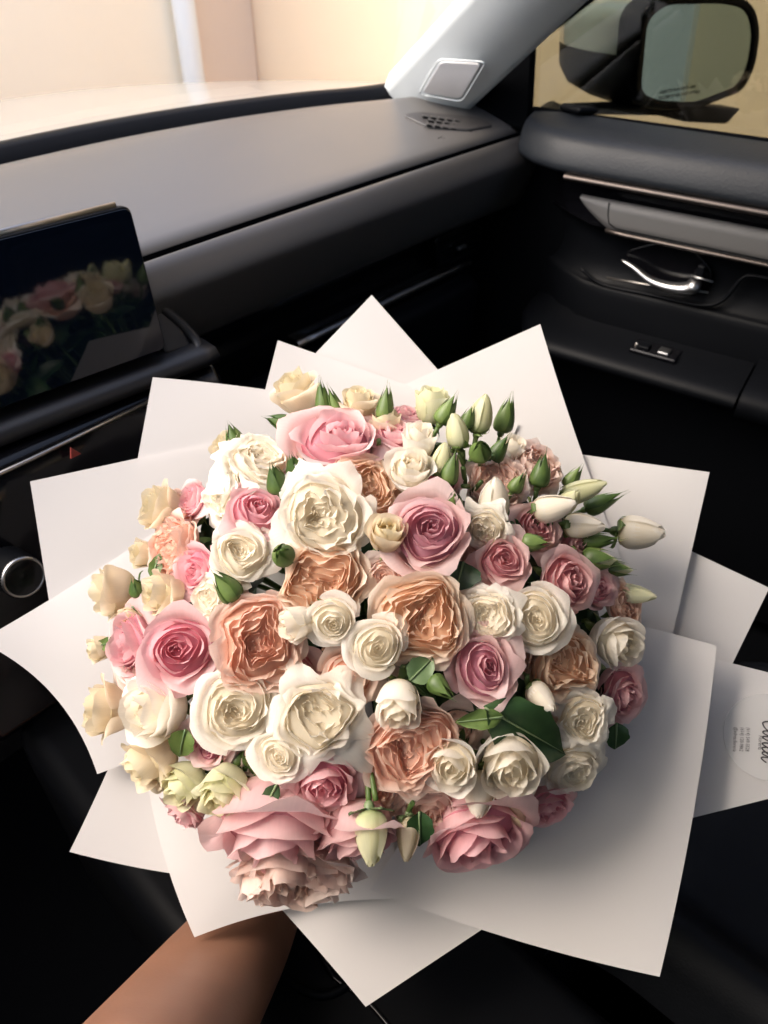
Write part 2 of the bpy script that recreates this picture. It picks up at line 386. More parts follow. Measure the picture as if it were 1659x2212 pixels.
# ---- display with bezel on the centre stack
AX = nrm((.9945, -.105, 0)); LEAN = math.radians(7)
AY = nrm(np.array([-AX[1], AX[0], 0])*math.sin(LEAN)+np.array([0, 0, 1])*math.cos(LEAN)); AN = np.cross(AX, AY)
TR = CAM_POS + ray(130, 205)*.862             # top right corner of the display
def disp(a, b, n=0): return TR+AX*a+AY*b+AN*n
rect = rounded([(-.27, 0), (0, 0), (0, -.152), (-.27, -.152)], .009)
d0 = dpart(prism('display', [disp(a, b, -.012) for a, b in rect], AN*.0118, M['black'], dash, bevel=.002))
rg = rounded([(-.2685, -.002), (-.0015, -.002), (-.0015, -.1505), (-.2685, -.1505)], .008)
dsub(prism('screen', [disp(a, b, -.0001) for a, b in rg], AN*.0012, M['screen'], d0, bevel=.0005))
dsub(tube('bezel_edge', [disp(a, b, -.006) for a, b in ((-.268, .0012), (-.15, .0012), (-.012, .0012))], .0042, M['silver'], d0, 8, .35, AN))
# plinth of the display: a shelf that sweeps round its right end
P = []
shelf = [on_y(x*K, y*K, .668) for x, y in ((-140, 1065), (0, 1005), (200, 890), (380, 765), (440, 733))]
sx = [q[0] for q in shelf]; sz = [q[2] for q in shelf]
for x in np.linspace(-.30, .085, 22):
    z = .773+.002*x; yo = .022-.105*(x+.05)
    P.append([(x, y+yo, z+h) for y, h in ((.72, .004), (.69, .004), (.672, .002), (.666, -.005), (.668, -.013), (.678, -.019), (.70, -.022), (.74, -.022))])
dpart(sheet('display_plinth', P, M['plinth'], dash, solid=.003))
cv = catmull([disp(.008, -.105, -.03), disp(.024, -.125, -.028), disp(.040, -.150, -.022), disp(.042, -.168, -.010), disp(.02, -.172, .0)], 14)
dpart(tube('plinth_cheek', cv, .006, M['plinth'], dash, 10))
dpart(prism('plinth_side', [disp(.0015, -.09, -.03), disp(.0015, -.165, -.012), disp(.040, -.168, -.012), disp(.036, -.145, -.026), disp(.020, -.115, -.035)], AN*-.03, M['plinth'], dash, bevel=.006))
# centre stack below
cs = dpart(prism('centre_stack', [(-.31, .69, .752), (-.31, .668, .72), (-.31, .650, .62), (-.31, .60, .50), (-.31, .80, .45), (-.31, .80, .752)], (.40, 0, 0), M['gloss'], dash, bevel=.01))
dpart(tube('stack_trim', [(-.31, .688, .742), (-.15, .682, .744), (-.01, .680, .747)], .0025, M['silver'], dash, 8))
hz = on_y(73, 452, .6555)
tri = [on_y(x*K, y*K, .668) for x, y in ((149, 964), (171, 977), (149, 988))]
dpart(prism('hazard_mark', [t+np.array([0, -.004, 0]) for t in tri], (0, .002, 0), M['hazard'], dash, bevel=0))
# rotary knob
kc = on_y(43*K, 1242*K, .615); kn = nrm((0.02, -1, .25)); ka = nrm(np.cross(kn, (0, 0, 1))); kb = np.cross(ka, kn)
def lathe(name, c, axes, prof, seg, mat, parent, ripple=None, smooth=True):
    A, B, N = axes; V = []
    for k in range(seg):
        f = 2*math.pi*k/seg
        for (r, h) in prof:
            rr = r*(1+(ripple if ripple and k % 2 else 0)) if r > .001 else r
            V.append(c+A*rr*math.cos(f)+B*rr*math.sin(f)+N*h)
    return add(name, mesh_data(name, V, grid_faces(seg, len(prof), True), smooth=smooth), mat, parent)
kb0 = dpart(lathe('knob', kc, (ka, kb, kn), [(.0215, -.03), (.0215, .006), (.0205, .009), (.018, .010)], 88, M['black'], dash, -.05))
dsub(lathe('knob_ring', kc, (ka, kb, kn), [(.0208, .0065), (.0205, .0098), (.0188, .0108), (.0178, .0098)], 48, M['chrome'], kb0))
dsub(lathe('knob_face', kc, (ka, kb, kn), [(.0180, .0098), (.012, .0085), (.0001, .008)], 40, M['gloss'], kb0))

# ---- windshield and pillar
P = []
for x in np.linspace(-.74, .72, 24):
    yb = smooth_edge(min(x, .72)); row = []
    for t in np.linspace(0, 1, 10):
        row.append((x*(1-.17*t), yb+.018+(.40-yb)*t*1.0+.03*math.sin(math.pi*t), .915+.46*t+.03*math.sin(math.pi*t)))
    P.append(row)
tag(sheet('windshield', P, M['windshield']), 'clear windshield glass above the dashboard', 'windshield')
P = []
for x in np.linspace(-.78, .74, 24):
    yb = smooth_edge(min(x, .72))
    P.append([(x, yb+.012, .893), (x, yb+.022, .9125), (x, yb+.04, .9145), (x, yb+.058, .912), (x, yb+.075, .89)])
tag(sheet('windshield_cowl', P, M['black']), 'black strip along the base of the windshield', 'cowl')
pil = empty('pillar_trim', (.7, .9, .9)); tag(pil, 'pale grey windshield pillar trim with a speaker grille', 'pillar')
def prel(o): o.matrix_parent_inverse = Matrix.Translation(-Vector(pil.location)); return o
L0, L1 = np.array([.683, .947, .926]), np.array([.632, .757, 1.058])
R0, R1 = np.array([.738, .828, .882]), np.array([.706, .61, 1.073])
L0 = on_z(391, 81, .926); R0 = on_z(467, 112, .888)
L1 = on_y(466, 0, .757); R1 = on_y(588, 0, .60)
P = []
for i, t in enumerate(np.linspace(-.12, 2.6, 30)):
    l_, r_ = L0+(L1-L0)*t, R0+(R1-R0)*t
    row = []
    nrmv = nrm(np.cross(R0-L0, L1-L0));
    if nrmv @ (CAM_POS-L0) < 0: nrmv = -nrmv
    for s in np.linspace(0, 1, 12):
        flare = .0
        q = l_+(r_-l_)*s+nrmv*(.018*math.sin(math.pi*s))
        row.append(q)
    row = [l_-nrmv*.03+(l_-r_)*.02]+row+[r_-nrmv*.04+(r_-l_)*.02]
    P.append(row)
prel(sheet('trim_panel', P, M['pillar'], pil))
def pil_pt(x, y, lift):
    # on the pillar face
    nv = nrm(np.cross(R0-L0, L1-L0)); nv = nv if nv @ (CAM_POS-L0) > 0 else -nv
    d = ray(x, y); t = ((L0-CAM_POS)@nv+lift)/(d@nv); return CAM_POS+d*t, nv
gp = [pil_pt(x*K, y*K, .0165) for x, y in ((905, 200), (950, 124), (1052, 130), (1000, 216))]
nv = gp[0][1]; g3 = [g[0] for g in gp]
e1 = nrm(g3[3]-g3[0]); e2 = np.cross(nv, e1)
g2 = [((p-g3[0])@e1, (p-g3[0])@e2) for p in g3]
ro = rounded(g2, .012, 7); cen = np.mean(ro, 0); ri = [cen+(np.array(p)-cen)*.86 for p in ro]
gr = prel(prism('speaker_grille', [g3[0]+e1*p[0]+e2*p[1] for p in ri], nv*.0035, M['grille'], pil, bevel=.001))
rim = [g3[0]+e1*p[0]+e2*p[1]+nv*.003 for p in ro]; rim.append(rim[0])
prel(tube('grille_rim', rim, .0013, M['pillar'], pil, 8))
for k in range(26):       # ribs of the cloth-like grille
    f = (k+.5)/26
    a0, a1 = cen+(np.array(g2[0])*(1-f)+np.array(g2[3])*f-cen)*.80, cen+(np.array(g2[1])*(1-f)+np.array(g2[2])*f-cen)*.80
    o = tube('grille_rib', [g3[0]+e1*a0[0]+e2*a0[1]+nv*.0036, g3[0]+e1*a1[0]+e2*a1[1]+nv*.0036], .0004, M['grille'], gr, 5)
    pass

# ---- passenger door
DN = nrm((-1, -.15, 0)); DE = nrm((.15, -1, 0)); D0 = np.array([.78, .6, 0])
def DP(s, off, z): return D0+DE*s+DN*off+np.array([0, 0, z])
def on_door(x, y, off):
    x, y = x*K, y*K; d = ray(x, y); t = ((D0-CAM_POS)@DN+off)/(d@DN); q = CAM_POS+d*t; v = q-D0; return (v@DE, q[2])
door = empty('passenger_door', (.8, .3, .1)); tag(door, 'black car door with leather top, grey inlay and chrome handle', 'car door')
def D(o): o.matrix_parent_inverse = Matrix.Translation(-Vector(door.location)); return o
S = np.linspace(-.16, .95, 26)
def dsweep(name, prof, mat, s0=-.16, s1=.95, n=26, npf=24, front=None, parent=None):
    P = []
    for s in np.linspace(s0, s1, n):
        c = catmull(prof, npf) if npf else np.array(prof)
        P.append([DP(s, (p[0]-(front(s) if front else 0)), p[1]) for p in c])
    return D(sheet(name, P, mat, parent or door))
fr = lambda s: .085*max(0, (-s-.02)/.14)**2
fr2 = lambda s: 1.3*max(0, .03-s)**1.3
dsweep('belt_pad', [(-.07, .895), (-.05, .901), (-.01, .900), (.026, .895), (.044, .889), (.053, .880), (.060, .866), (.064, .850), (.058, .842), (.045, .838)], M['leather'], s0=-.13, front=fr)
dsweep('trim_strip', [(.050, .842), (.066, .842), (.069, .838), (.066, .834), (.046, .832)], M['bronze'], s0=-.025, npf=0)
dsweep('recess', [(.050, .834), (.034, .828), (.030, .812), (.030, .80), (.030, .762)], M['gloss'], npf=0, front=fr2)
# grey inlay: pointed front end
tl = on_door(1255, 425, .04)
s_t = tl[0]
def inl(s):
    t = min(1, max(0, (s-s_t)/.055)); return .808-.040*t**.75-.002
P = []
for s in np.concatenate([np.linspace(s_t, s_t+.06, 10), np.linspace(s_t+.08, .95, 14)]):
    zb = inl(s); P.append([DP(s, .036, .809), DP(s, .043, .808), DP(s, .0445, .806*.7+zb*.3), DP(s, .0445, .806*.3+zb*.7), DP(s, .043, zb), DP(s, .034, zb-.002)])
D(sheet('inlay_panel', P, M['inlay'], door))
sj = on_door(1315, 470, .044)[0]
D(tube('inlay_joint', [DP(sj-.004, .0447, .807), DP(sj-.002, .0449, .79), DP(sj+.002, .0449, .777), DP(sj+.014, .0447, .771)]+[DP(s, .0447, .7705) for s in np.linspace(sj+.03, .95, 8)], .0009, M['matte'], door, 6))
D(tube('inlay_edge', [DP(s_t+.05, .046, .766)]+[DP(s, .047, .7645) for s in np.linspace(s_t+.08, .95, 10)], .0035, M['bronze'], door, 8))
# door panel below with the bowl for the handle
dsweep('door_panel', [(.036, .765), (.022, .758), (.012, .74), (.010, .70), (.020, .675), (.030, .668), (.034, .64), (.036, .60), (.036, .45), (.03, .20), (.02, .10)], M['black'], front=fr2, npf=34)
edge = [on_door(x, y, .03) for x, y in ((1252, 580), (1300, 615), (1400, 637), (1510, 660), (1560, 650), (1600, 605), (1625, 597), (1690, 610), (1800, 640))]
D(tube('bowl_edge', catmull([DP(s, .028, z) for s, z in edge], 40), .0032, M['black'], door, 8))
# handle: a cup with a chrome lever
hp = [on_door(x, y, .03) for x, y in ((1345, 560), (1375, 575), (1410, 600), (1450, 614), (1490, 618), (1515, 605))]
cupo = [on_door(x, y, .02) for x, y in ((1340, 545), (1420, 520), (1500, 535), (1545, 590), (1520, 632), (1400, 615))]
D(prism('handle_cup', [DP(s, .016, z) for s, z in rounded(cupo, .02)], DN*.006, M['gloss'], door, bevel=.003))
lev = catmull([DP(s, .034+.008*math.sin(i*.6), z) for i, (s, z) in enumerate(hp)], 22)
handle = D(tube('handle', lev, np.interp(np.linspace(0, 1, 22), [0, .3, .75, .9, 1], [.0025, .0065, .0120, .0165, .007]), M['chrome'], door, 14, .75))
q = on_door(1515, 585, .034)
o = D(box('lock_tab', DP(q[0], .036, q[1]), (.012, .012, .020), M['black'], door, .003, (DE, DN, np.array([0, 0, 1]))))
q2 = on_door(1515, 597, .034)
o = tube('tab_edge', [DP(q2[0]-.014, .043, q2[1]+.001), DP(q2[0]+.02, .043, q2[1]-.001)], .0018, M['chrome'], handle, 8)
a, b = on_door(1310, 600, .03), on_door(1530, 632, .03)
D(tube('cup_edge', [DP(a[0], .030, a[1]), DP((a[0]+b[0])/2, .032, (a[1]+b[1])/2-.001), DP(b[0], .030, b[1])], .0018, M['silver'], door, 8))
# armrest with the window switch
dsweep('armrest', [(.02, .615), (.05, .607), (.095, .600), (.118, .594), (.127, .585), (.126, .576), (.119, .570), (.10, .560), (.06, .545), (.02, .535)], M['black'], s0=-.08, s1=.315, npf=26, front=lambda s: .10*max(0, (-s+.0)/.08)**2)
dsweep('armrest_pad', [(.02, .622), (.06, .617), (.105, .611), (.130, .602), (.138, .588), (.134, .570), (.115, .553), (.08, .545), (.02, .54)], M['black'], s0=.320, s1=.95, npf=26)
sw = on_door(1415, 765, .07)
swo = D(box('window_switch', DP(sw[0], .07, .6045), (.075, .042, .008), M['gloss'], door, .003, (DE, DN, np.array([0, 0, 1]))))
for ds, mt in ((-.018, 'black'), (.014, 'chrome')):
    o = box('switch_key' if ds < 0 else 'switch_lip', DP(sw[0]+ds, .074, .6105), (.018, .020, .006 if ds < 0 else .004), M[mt], swo, .002, (DE, DN, np.array([0, 0, 1])))
for (x, y) in ((1375, 745), (1388, 752)):
    q = on_door(x, y, .075); o = lathe('switch_dot', DP(q[0], .075, .612), (DE, DN, np.array([0, 0, 1])), [(.0025, -.004), (.0022, 0), (.0001, .0008)], 12, M['silver'], swo)
D(prism('hinge_panel', [(.745, .80, .05), (.745, .80, .86), (.80, .95, .87), (.95, .95, .87), (.95, .60, .86), (.80, .62, .05)], (0, 0, .02), M['matte'], door, bevel=0)) if False else None
D(prism('front_edge_panel', [(.80, .80, z) for z in (.05, .855)]+[(.84, 1.05, z) for z in (.87, .05)], (.10, 0, 0), M['matte'], door, bevel=0))
D(prism('inner_panel', [DP(-.30, -.05, .05), DP(-.30, -.05, .87), DP(1.0, -.05, .87), DP(1.0, -.05, .05)], DN*.01, M['matte'], door, bevel=0))
# window: seal, sail panel, tinted pane
wb = [on_door(1153, 229, -.055), on_door(1700, 300, -.055)]
zs = .898
def on_glass(x, y): s, z = on_door(x, y, -.05); return s, z
wl0 = on_glass(1153, 230); wl1 = on_glass(1160, 98); wl2 = on_glass(1290, -3); wr0 = on_glass(1700, 300)
pane = [(wl0[0]-.01, .85), (1.0, .85), (1.0, 1.36), (wl2[0]+.35, 1.36), (wl2[0]-.008, wl2[1]), (wl1[0]-.008, wl1[1])]
D(prism('window_pane', [DP(s, -.052, z) for s, z in pane], DN*.004, M['tint'], door, bevel=0))
D(tube('window_seal', [DP(wl0[0]-.02, -.045, wl0[1]-.006), DP(.2, -.045, (wl0[1]+wr0[1])/2-.006), DP(.95, -.045, wr0[1]-.008)], .0075, M['matte'], door, 8))
fo = [wl0, wl1, wl2]
t_ = np.array(wl2)-np.array(wl1); far = np.array(wl2)+t_*2.2
sail = [(wl0[0], wl0[1]-.03), (wl0[0], wl0[1]), (wl1[0], wl1[1]), (wl2[0], wl2[1]), tuple(far), (far[0]-.05, far[1]+.06)]
base_ = [on_door(470, 250, -.05)]
outp = [on_glass(1005, 245), (on_glass(1005, 245)[0]-.02, wl0[1]-.03)]
up_ = on_glass(1160, 15); up2 = (up_[0]+t_[0]*2.6, up_[1]+t_[1]*2.6)
sail = [(outp[1]), outp[0], up_, up2, tuple(far), tuple(wl2), tuple(wl1), tuple(wl0), (wl0[0], wl0[1]-.03)]
D(prism('sail_panel', [DP(s, -.05, z) for s, z in sail], DN*.022, M['matte'], door, bevel=.003))
D(prism('outer_skin', [DP(s, -.12, z) for s, z in ((-.2, .86), (1.0, .86), (1.0, -.2), (-.2, -.2))], DN*.03, M['paint'], door, bevel=.01))
# exterior mirror, parts of the door
def on_mx(x, y, X): return on_x(x*K, y*K, X)
mg = [(1398, 42), (1440, 10), (1560, 8), (1608, 20), (1622, 70), (1612, 140), (1590, 185), (1500, 220), (1420, 216), (1383, 200)]
MN = nrm((-.35, -.93, .05)); mo = on_mx(1500, 115, .985)
def on_mirror(x, y, off=0):
    d = ray(x*K, y*K); t = ((mo-CAM_POS)@MN+off)/(d@MN); return CAM_POS+d*t
MA = nrm(np.cross((0, 0, 1), MN)); MB_ = np.cross(MN, MA)
def mloop(pts, n=40):
    p3 = [on_mirror(x, y) for x, y in pts]; q = [((p-mo)@MA, (p-mo)@MB_) for p in p3]
    r = rounded(q, .02, 6); return np.array(r)
go = mloop(mg); cc = go.mean(0)
house = []
prof = [(1.0, .0), (1.03, .004), (1.14, .006), (1.20, -.004), (1.23, -.03), (1.24, -.07), (1.20, -.12), (1.08, -.18), (.85, -.23), (.5, -.26), (.05, -.27)]
dens = []
for p, p2 in zip(go, np.roll(go, -1, 0)): dens += [p, (p+p2)/2]
dens = np.array(dens)
for sc_, h_ in prof:
    house.append([mo+MA*(cc[0]+(p-cc)[0]*sc_)+MB_*(cc[1]+(p-cc)[1]*sc_)+MN*h_ for p in dens])
H = np.array(house).transpose(1, 0, 2)
sm = D(sheet('side_mirror', H[:, :5], M['black'], door, close_u=True))
upi = [i for i in range(len(dens)) if dens[i][1]-cc[1] > -.012]
k0 = [i for i in upi if (i-1) % len(dens) not in upi][0]
upo = [(k0+i) % len(dens) for i in range(len(upi))]; loo = [(upo[-1]+i) % len(dens) for i in range(len(dens)-len(upi)+2)]
sheet('mirror_shell', H[upo][:, 4:], M['mirrorpaint'], sm)
sheet('mirror_underside', H[loo][:, 4:], M['black'], sm)
o = prism('mirror_glass', [mo+MA*p[0]+MB_*p[1]+MN*.0005 for p in (go-cc)*1.005+cc], MN*.001, M['mirror'], sm, bevel=0)
o = prism('mirror_foot', [on_mirror(x, y, -.06) for x, y in ((1210, 222), (1400, 215), (1555, 225), (1525, 258), (1440, 254), (1380, 240), (1205, 236))], MN*.05, M['black'], sm, bevel=.01)

def text_mesh(name, body, size, origin, xd, yd, mat, parent, inv=None, extrude=0, shear=0):
    cu = bpy.data.curves.new(name+'_c', 'FONT'); cu.body = body; cu.size = size; cu.extrude = extrude; cu.shear = shear; cu.align_x = 'LEFT'; cu.resolution_u = 2
    t = bpy.data.objects.new(name+'_t', cu); COL.objects.link(t)
    bpy.context.view_layer.update()
    me = bpy.data.meshes.new_from_object(t.evaluated_get(bpy.context.evaluated_depsgraph_get()))
    bpy.data.objects.remove(t); bpy.data.curves.remove(cu)
    xd, yd = np.asarray(xd), np.asarray(yd); zd = np.cross(xd, yd)
    me.transform(Matrix(((xd[0], yd[0], zd[0], origin[0]), (xd[1], yd[1], zd[1], origin[1]), (xd[2], yd[2], zd[2], origin[2]), (0, 0, 0, 1))))
    o = add(name, me, mat, parent)
    if inv is not None: o.matrix_parent_inverse = inv
    return o
tx0, tx1 = on_mirror(1425, 203, .0022), on_mirror(1575, 178, .0022)
txd = nrm(tx1-tx0); tyd = np.cross(MN, txd)
for k, tline in enumerate(('OBJECTS IN MIRROR ARE', 'CLOSER THAN THEY APPEAR')):
    text_mesh('mirror_lettering', tline, .0068, tx0-tyd*.0085*k, txd, tyd, M['black'], sm)

# ---- cabin floor, console, seats, and the parts of the car that shade it
structure(sheet('cabin_floor', [[(x, y, .06) for y in np.linspace(-1.2, .95, 4)] for x in np.linspace(-1.0, .95, 4)], M['matte']))
P = []
for x in np.linspace(-.76, .76, 12):
    P.append([(x*.86, .40+.02*(1-(x/.76)**2), 1.365), (x*.87, .36, 1.372), (x*.88, .0, 1.40), (x*.88, -.6, 1.40), (x*.88, -1.3, 1.38)])
structure(sheet('car_roof', P, M['headliner'], solid=.03, off=1))
structure(box('cabin_rear', (0.03, -1.3, .55), (1.6, .06, 1.0), M['matte'], bevel=.01))
structure(box('driver_door', (-.92, -.1, .40), (.08, 2.2, .98), M['matte'], bevel=.02))
structure(box('firewall', (0, 1.02, .36), (1.9, .05, 1.0), M['matte'], bevel=0))
for sx_ in (-.90, .98):
    structure(box('rear_side_panel', (sx_, -.88, .36), (.06, .84, 1.02), M['headliner'], bevel=.02))
    structure(box('rear_side_window', (sx_, -.88, 1.12), (.004, .84, .5), M['tint'], bevel=0))
structure(box('rear_window', (.03, -1.32, 1.22), (1.7, .004, .36), M['tint'], bevel=0))
dw = prism('driver_window', [(-.93, -.45, .88), (-.93, .72, .88), (-.80, .36, 1.37), (-.80, -.45, 1.40)], (.004, 0, 0), M['tint'], bevel=0); structure(dw)
con = empty('centre_console', (-.14, .2, .1)); tag(con, 'black centre console beside the forearm', 'console')
def Cn(o): o.matrix_parent_inverse = Matrix.Translation(-Vector(con.location)); return o
Cn(prism('console_body', [(-.29, -.4, .10), (-.29, -.4, .30), (-.29, .30, .30), (-.29, .50, .38), (-.29, .64, .50), (-.29, .64, .10)], (.27, 0, 0), M['black'], con, bevel=.03))
ct = catmull([on_z(x*K, y*K, .302) for x, y in ((585, 2080), (640, 2130), (700, 2150), (760, 2120), (800, 2060), (860, 2000))], 24)
Cn(tube('console_rail', ct, .005, M['black'], con, 10))
Cn(tube('console_seam', catmull([on_z(x*K, y*K, .300) for x, y in ((680, 2040), (720, 2110), (790, 2160), (860, 2240))], 18), .003, M['gloss'], con, 8))
def seat(name, x0, x1, y0, y1, z, label):
    s = empty(name, ((x0+x1)/2, (y0+y1)/2, .1)); tag(s, label, 'car seat', 'front seats')
    inv = Matrix.Translation(-Vector(s.location))
    nx, ny = 25, 21; P = []
    for i in range(nx):
        u = i/(nx-1)*2-1; row = []
        for j in range(ny):
            v = j/(ny-1)*2-1
            zz = z+.05*math.exp(-((abs(u)-.80)/.14)**2)-.02*math.exp(-((abs(u)-.55)/.05)**2)-.10*max(0, abs(u)-.88)**1.0*4-.05*max(0, v-.6)**2*6
            row.append((x0+(x1-x0)*(u+1)/2, y0+(y1-y0)*(v+1)/2, zz))
        row = [(row[0][0], row[0][1], .12)]+row+[(row[-1][0], row[-1][1]+.01, .12)]; P.append(row)
    o = sheet('cushion', P, M['seat'], s); o.matrix_parent_inverse = inv
    for u in (-.55, .55):
        xx = x0+(x1-x0)*(u+1)/2
        o = tube('stitched_seam', [(xx, y0+(y1-y0)*t, z-.0145-.05*max(0, t*2-1-.6)**2*6) for t in np.linspace(.02, .98, 16)], .0025, M['black'], s, 6); o.matrix_parent_inverse = inv
    o = prism('backrest', [(x0+.02, y0+.10, z), (x1-.02, y0+.10, z), (x1-.04, y0-.02, z+.55), (x0+.04, y0-.02, z+.55)], (0, -.11, 0), M['seat'], s, bevel=.035); o.matrix_parent_inverse = inv
    return s
seat('passenger_seat', .05, .60, -.42, .10, .26, 'black passenger seat at the lower right, below the sticker')
seat('driver_seat', -.86, -.32, -.42, .10, .24, 'black seat cushion at the lower left beside the forearm')

# ================================================================== BOUQUET
BDIR = ray(370, 640); BC = CAM_POS+BDIR*.75; BA = -BDIR             # dome centre and axis (towards the viewer)
BX = nrm(RT-(RT@BA)*BA); BY = np.cross(BA, BX)
DR, DH = .265, .150
BIND = BC-BA*.29
def dome_pt(x, y, dz):
    """point of the flower dome under a measured position; dz lifts it off the dome (mm)"""
    x, y = x*K, y*K; d = ray(x, y); o = CAM_POS-BC
    sx = lambda v: np.array([v@BX/DR, v@BY/DR, v@BA/DH])
    O, Dv = sx(o), sx(d); a, b, c = Dv@Dv, 2*O@Dv, O@O-1; q = b*b-4*a*c
    t = (-b-math.sqrt(q))/(2*a) if q > 0 else -b/(2*a)
    return CAM_POS+d*(t-dz/1000), t-dz/1000

# ---- sheets of wrapping paper on a shallow funnel round the flowers
def funnel_pt(x, y, off):
    d = ray(x, y); lo, hi = .25, 1.6
    for _ in range(40):
        t = (lo+hi)/2; v = CAM_POS+d*t-BC; h = v@BA; r = np.linalg.norm(v-h*BA)
        if h > -.141+.42*r-.133*r*r+off: lo = t
        else: hi = t
    return CAM_POS+d*lo
def paper(label, c, off, bows=(0, 0, 0, 0), curl=(0, 0), n=26, crease=0):
    """corners c0..c3; bows[i] bends the edge c_i -> c_i+1; off lifts the sheet in the pile; curl lifts rim"""
    c = [np.array(p, float)*K for p in c]; P = []; ph = off*400+c[0][0]*.05
    def ed(a, b, bow, t):
        e = b-a; nn = np.array([-e[1], e[0]])/np.linalg.norm(e); return a+e*t+nn*bow*K*4*t*(1-t)
    for i in range(n):
        u = i/(n-1); row = []
        for j in range(n):
            v = j/(n-1)
            b0, b2 = ed(c[0], c[1], bows[0], u), ed(c[3], c[2], -bows[2], u)
            b3, b1 = ed(c[0], c[3], -bows[3], v), ed(c[1], c[2], bows[1], v)
            bl = (c[0]*(1-u)+c[1]*u)*(1-v)+(c[3]*(1-u)+c[2]*u)*v
            q = b0*(1-v)+b2*v+b3*(1-u)+b1*u-bl
            row.append(funnel_pt(q[0], q[1], off+curl[0]*math.sin(math.pi*u)*math.sin(math.pi*v)+curl[1]*(u*u+v*v)/2
                       +.0022*math.sin(3.1*u+ph)*math.sin(2.6*v+1.7*ph)-crease*max(0, v*.195-(1-u)*.284)))
        P.append(row)
    o = sheet('wrapping_paper', P, M['paper'])
    tag(o, label, 'paper', 'sheets of wrapping paper')
    return o
paper('white paper sheet whose tip points straight up, topmost point of the wrapping', [(803, 637), (1075, 945), (840, 1150), (545, 905)], -.002, curl=(.004, .0))
paper('white paper corner at the right edge, above the flap with the sticker', [(1662, 1270), (1535, 1530), (1200, 1400), (1300, 1100)], -.010)
card = paper('white paper flap with the round printed sticker at the right edge', [(1300, 1362), (1800, 1488), (1790, 1693), (1390, 1793)], -.006, curl=(.002, 0))
paper('white paper sheet at the right behind the white buds that point right', [(1533, 1020), (1428, 1480), (1000, 1400), (1060, 955)], .002, curl=(.004, 0))
paper('tall white paper sheet rising at the upper right behind the rosebuds', [(1167, 700), (1345, 1215), (1000, 1300), (790, 868)], .009, bows=(6, 0, 0, 0), curl=(.004, 0))
paper('white paper sheet behind the topmost cream rose, left of the top tip', [(600, 735), (1120, 915), (1000, 1200), (520, 1050)], .016, curl=(.004, 0))
paper('white paper sheet with its corner under the right end of the display', [(330, 815), (760, 872), (800, 1200), (266, 1160)], .023, bows=(-6, 0, 0, 0), curl=(.004, 0))
paper('white paper sheet with its corner next to the rotary knob', [(65, 1040), (520, 942), (700, 1300), (122, 1400)], .030, curl=(.004, 0))
paper('white paper sheet at the lower left whose corner hangs over the dark seat', [(310, 1480), (150, 1840), (540, 1905), (600, 1600)], .020, bows=(-4, 10, 0, 0), curl=(.003, 0))
paper('broad white paper sheet reaching the left edge of the picture', [(450, 1068), (-45, 1385), (210, 1672), (640, 1480)], .037, bows=(-8, -42, 10, 0), curl=(.012, .004))
paper('white paper sheet pointing down at the bottom centre, right of the forearm', [(500, 1850), (790, 2175), (1270, 1855), (900, 1680)], .016, bows=(-5, 0, 0, 0), curl=(.002, 0))
paper('white paper sheet folded over the forearm at the bottom left', [(305, 1580), (420, 2025), (868, 1943), (800, 1500)], .042, bows=(20, -24, 0, 0), curl=(.010, .0), n=34, crease=.05)
paper('largest white paper sheet sweeping across the lower right corner of the bouquet', [(1190, 1310), (1548, 1395), (1425, 2110), (800, 1922)], .047, bows=(-4, -12, -14, 0), curl=(.012, .004))
# sticker on the flap
CINV = Matrix.Identity(4)
sc0 = funnel_pt(1660*K, 1592*K, -.0045); sa = funnel_pt(1560*K, 1592*K, -.0045); sb = funnel_pt(1660*K, 1520*K, -.0045)
sX = nrm(sc0-sa); sN = nrm(np.cross(sX, sb-sc0)); sN = sN if sN@BA > 0 else -sN; sY = np.cross(sN, sX)
rad = np.linalg.norm(sc0-sa)*.985
lift = .0032
st = lathe('sticker', sc0+sN*lift, (sX, sY, sN), [(rad, -.0022), (rad*.996, .0003), (rad*.5, .0003), (.0001, .0003)], 56, M['sticker'], card, smooth=False)
txD = -sY; tyD = sX           # the writing runs downwards in the picture
def st_at(x, y): # position on the sticker plane under a measured point
    d = ray(x*K, y*K); t = ((sc0+sN*(lift+.0008)-CAM_POS)@sN)/(d@sN); return CAM_POS+d*t
u1 = nrm(st_at(1640, 1640)-st_at(1643, 1580)); u2 = np.cross(sN, u1)
for body, (x, y), size in (('Florería', (1639, 1588), .0066), ('(614) 549-5528', (1613, 1571), .0056), ('(614) 120-9862', (1600, 1571), .0056), ('@edrea.floreria', (1586, 1570), .0056)):
    o = text_mesh('sticker_lettering', body, size*.86, st_at(x, y), u1*.74, u2, M['ink'], st)
# handwritten name: strokes of cursive letters (baseline runs along u1)
org = st_at(1648, 1556); sz = .019
strokes = [[(.55, 1.0), (.2, 1.08), (.08, .8), (.3, .6), (.42, .58), (.2, .52), (.02, .25), (.2, 0), (.6, .12), (.85, .4), (1.1, .5), (.85, .42), (.8, .1), (1.0, .05), (1.25, .5), (1.35, 1.1), (1.22, .3), (1.3, .02), (1.5, .2), (1.62, .52), (1.75, .5), (1.72, .15), (1.85, .02), (2.05, .25), (2.3, .45), (2.2, .55), (2.05, .3), (2.15, .02), (2.4, .15), (2.75, .5), (2.5, .42), (2.45, .1), (2.65, .08), (2.85, .5), (2.85, .1), (3.0, .02), (3.25, .25)]]
pw = catmull([org+u1*a*sz*.62+u2*b*sz*1.0 for a, b in strokes[0]], 150)
tube('sticker_logo', pw, .0007, M['ink'], st, 5)

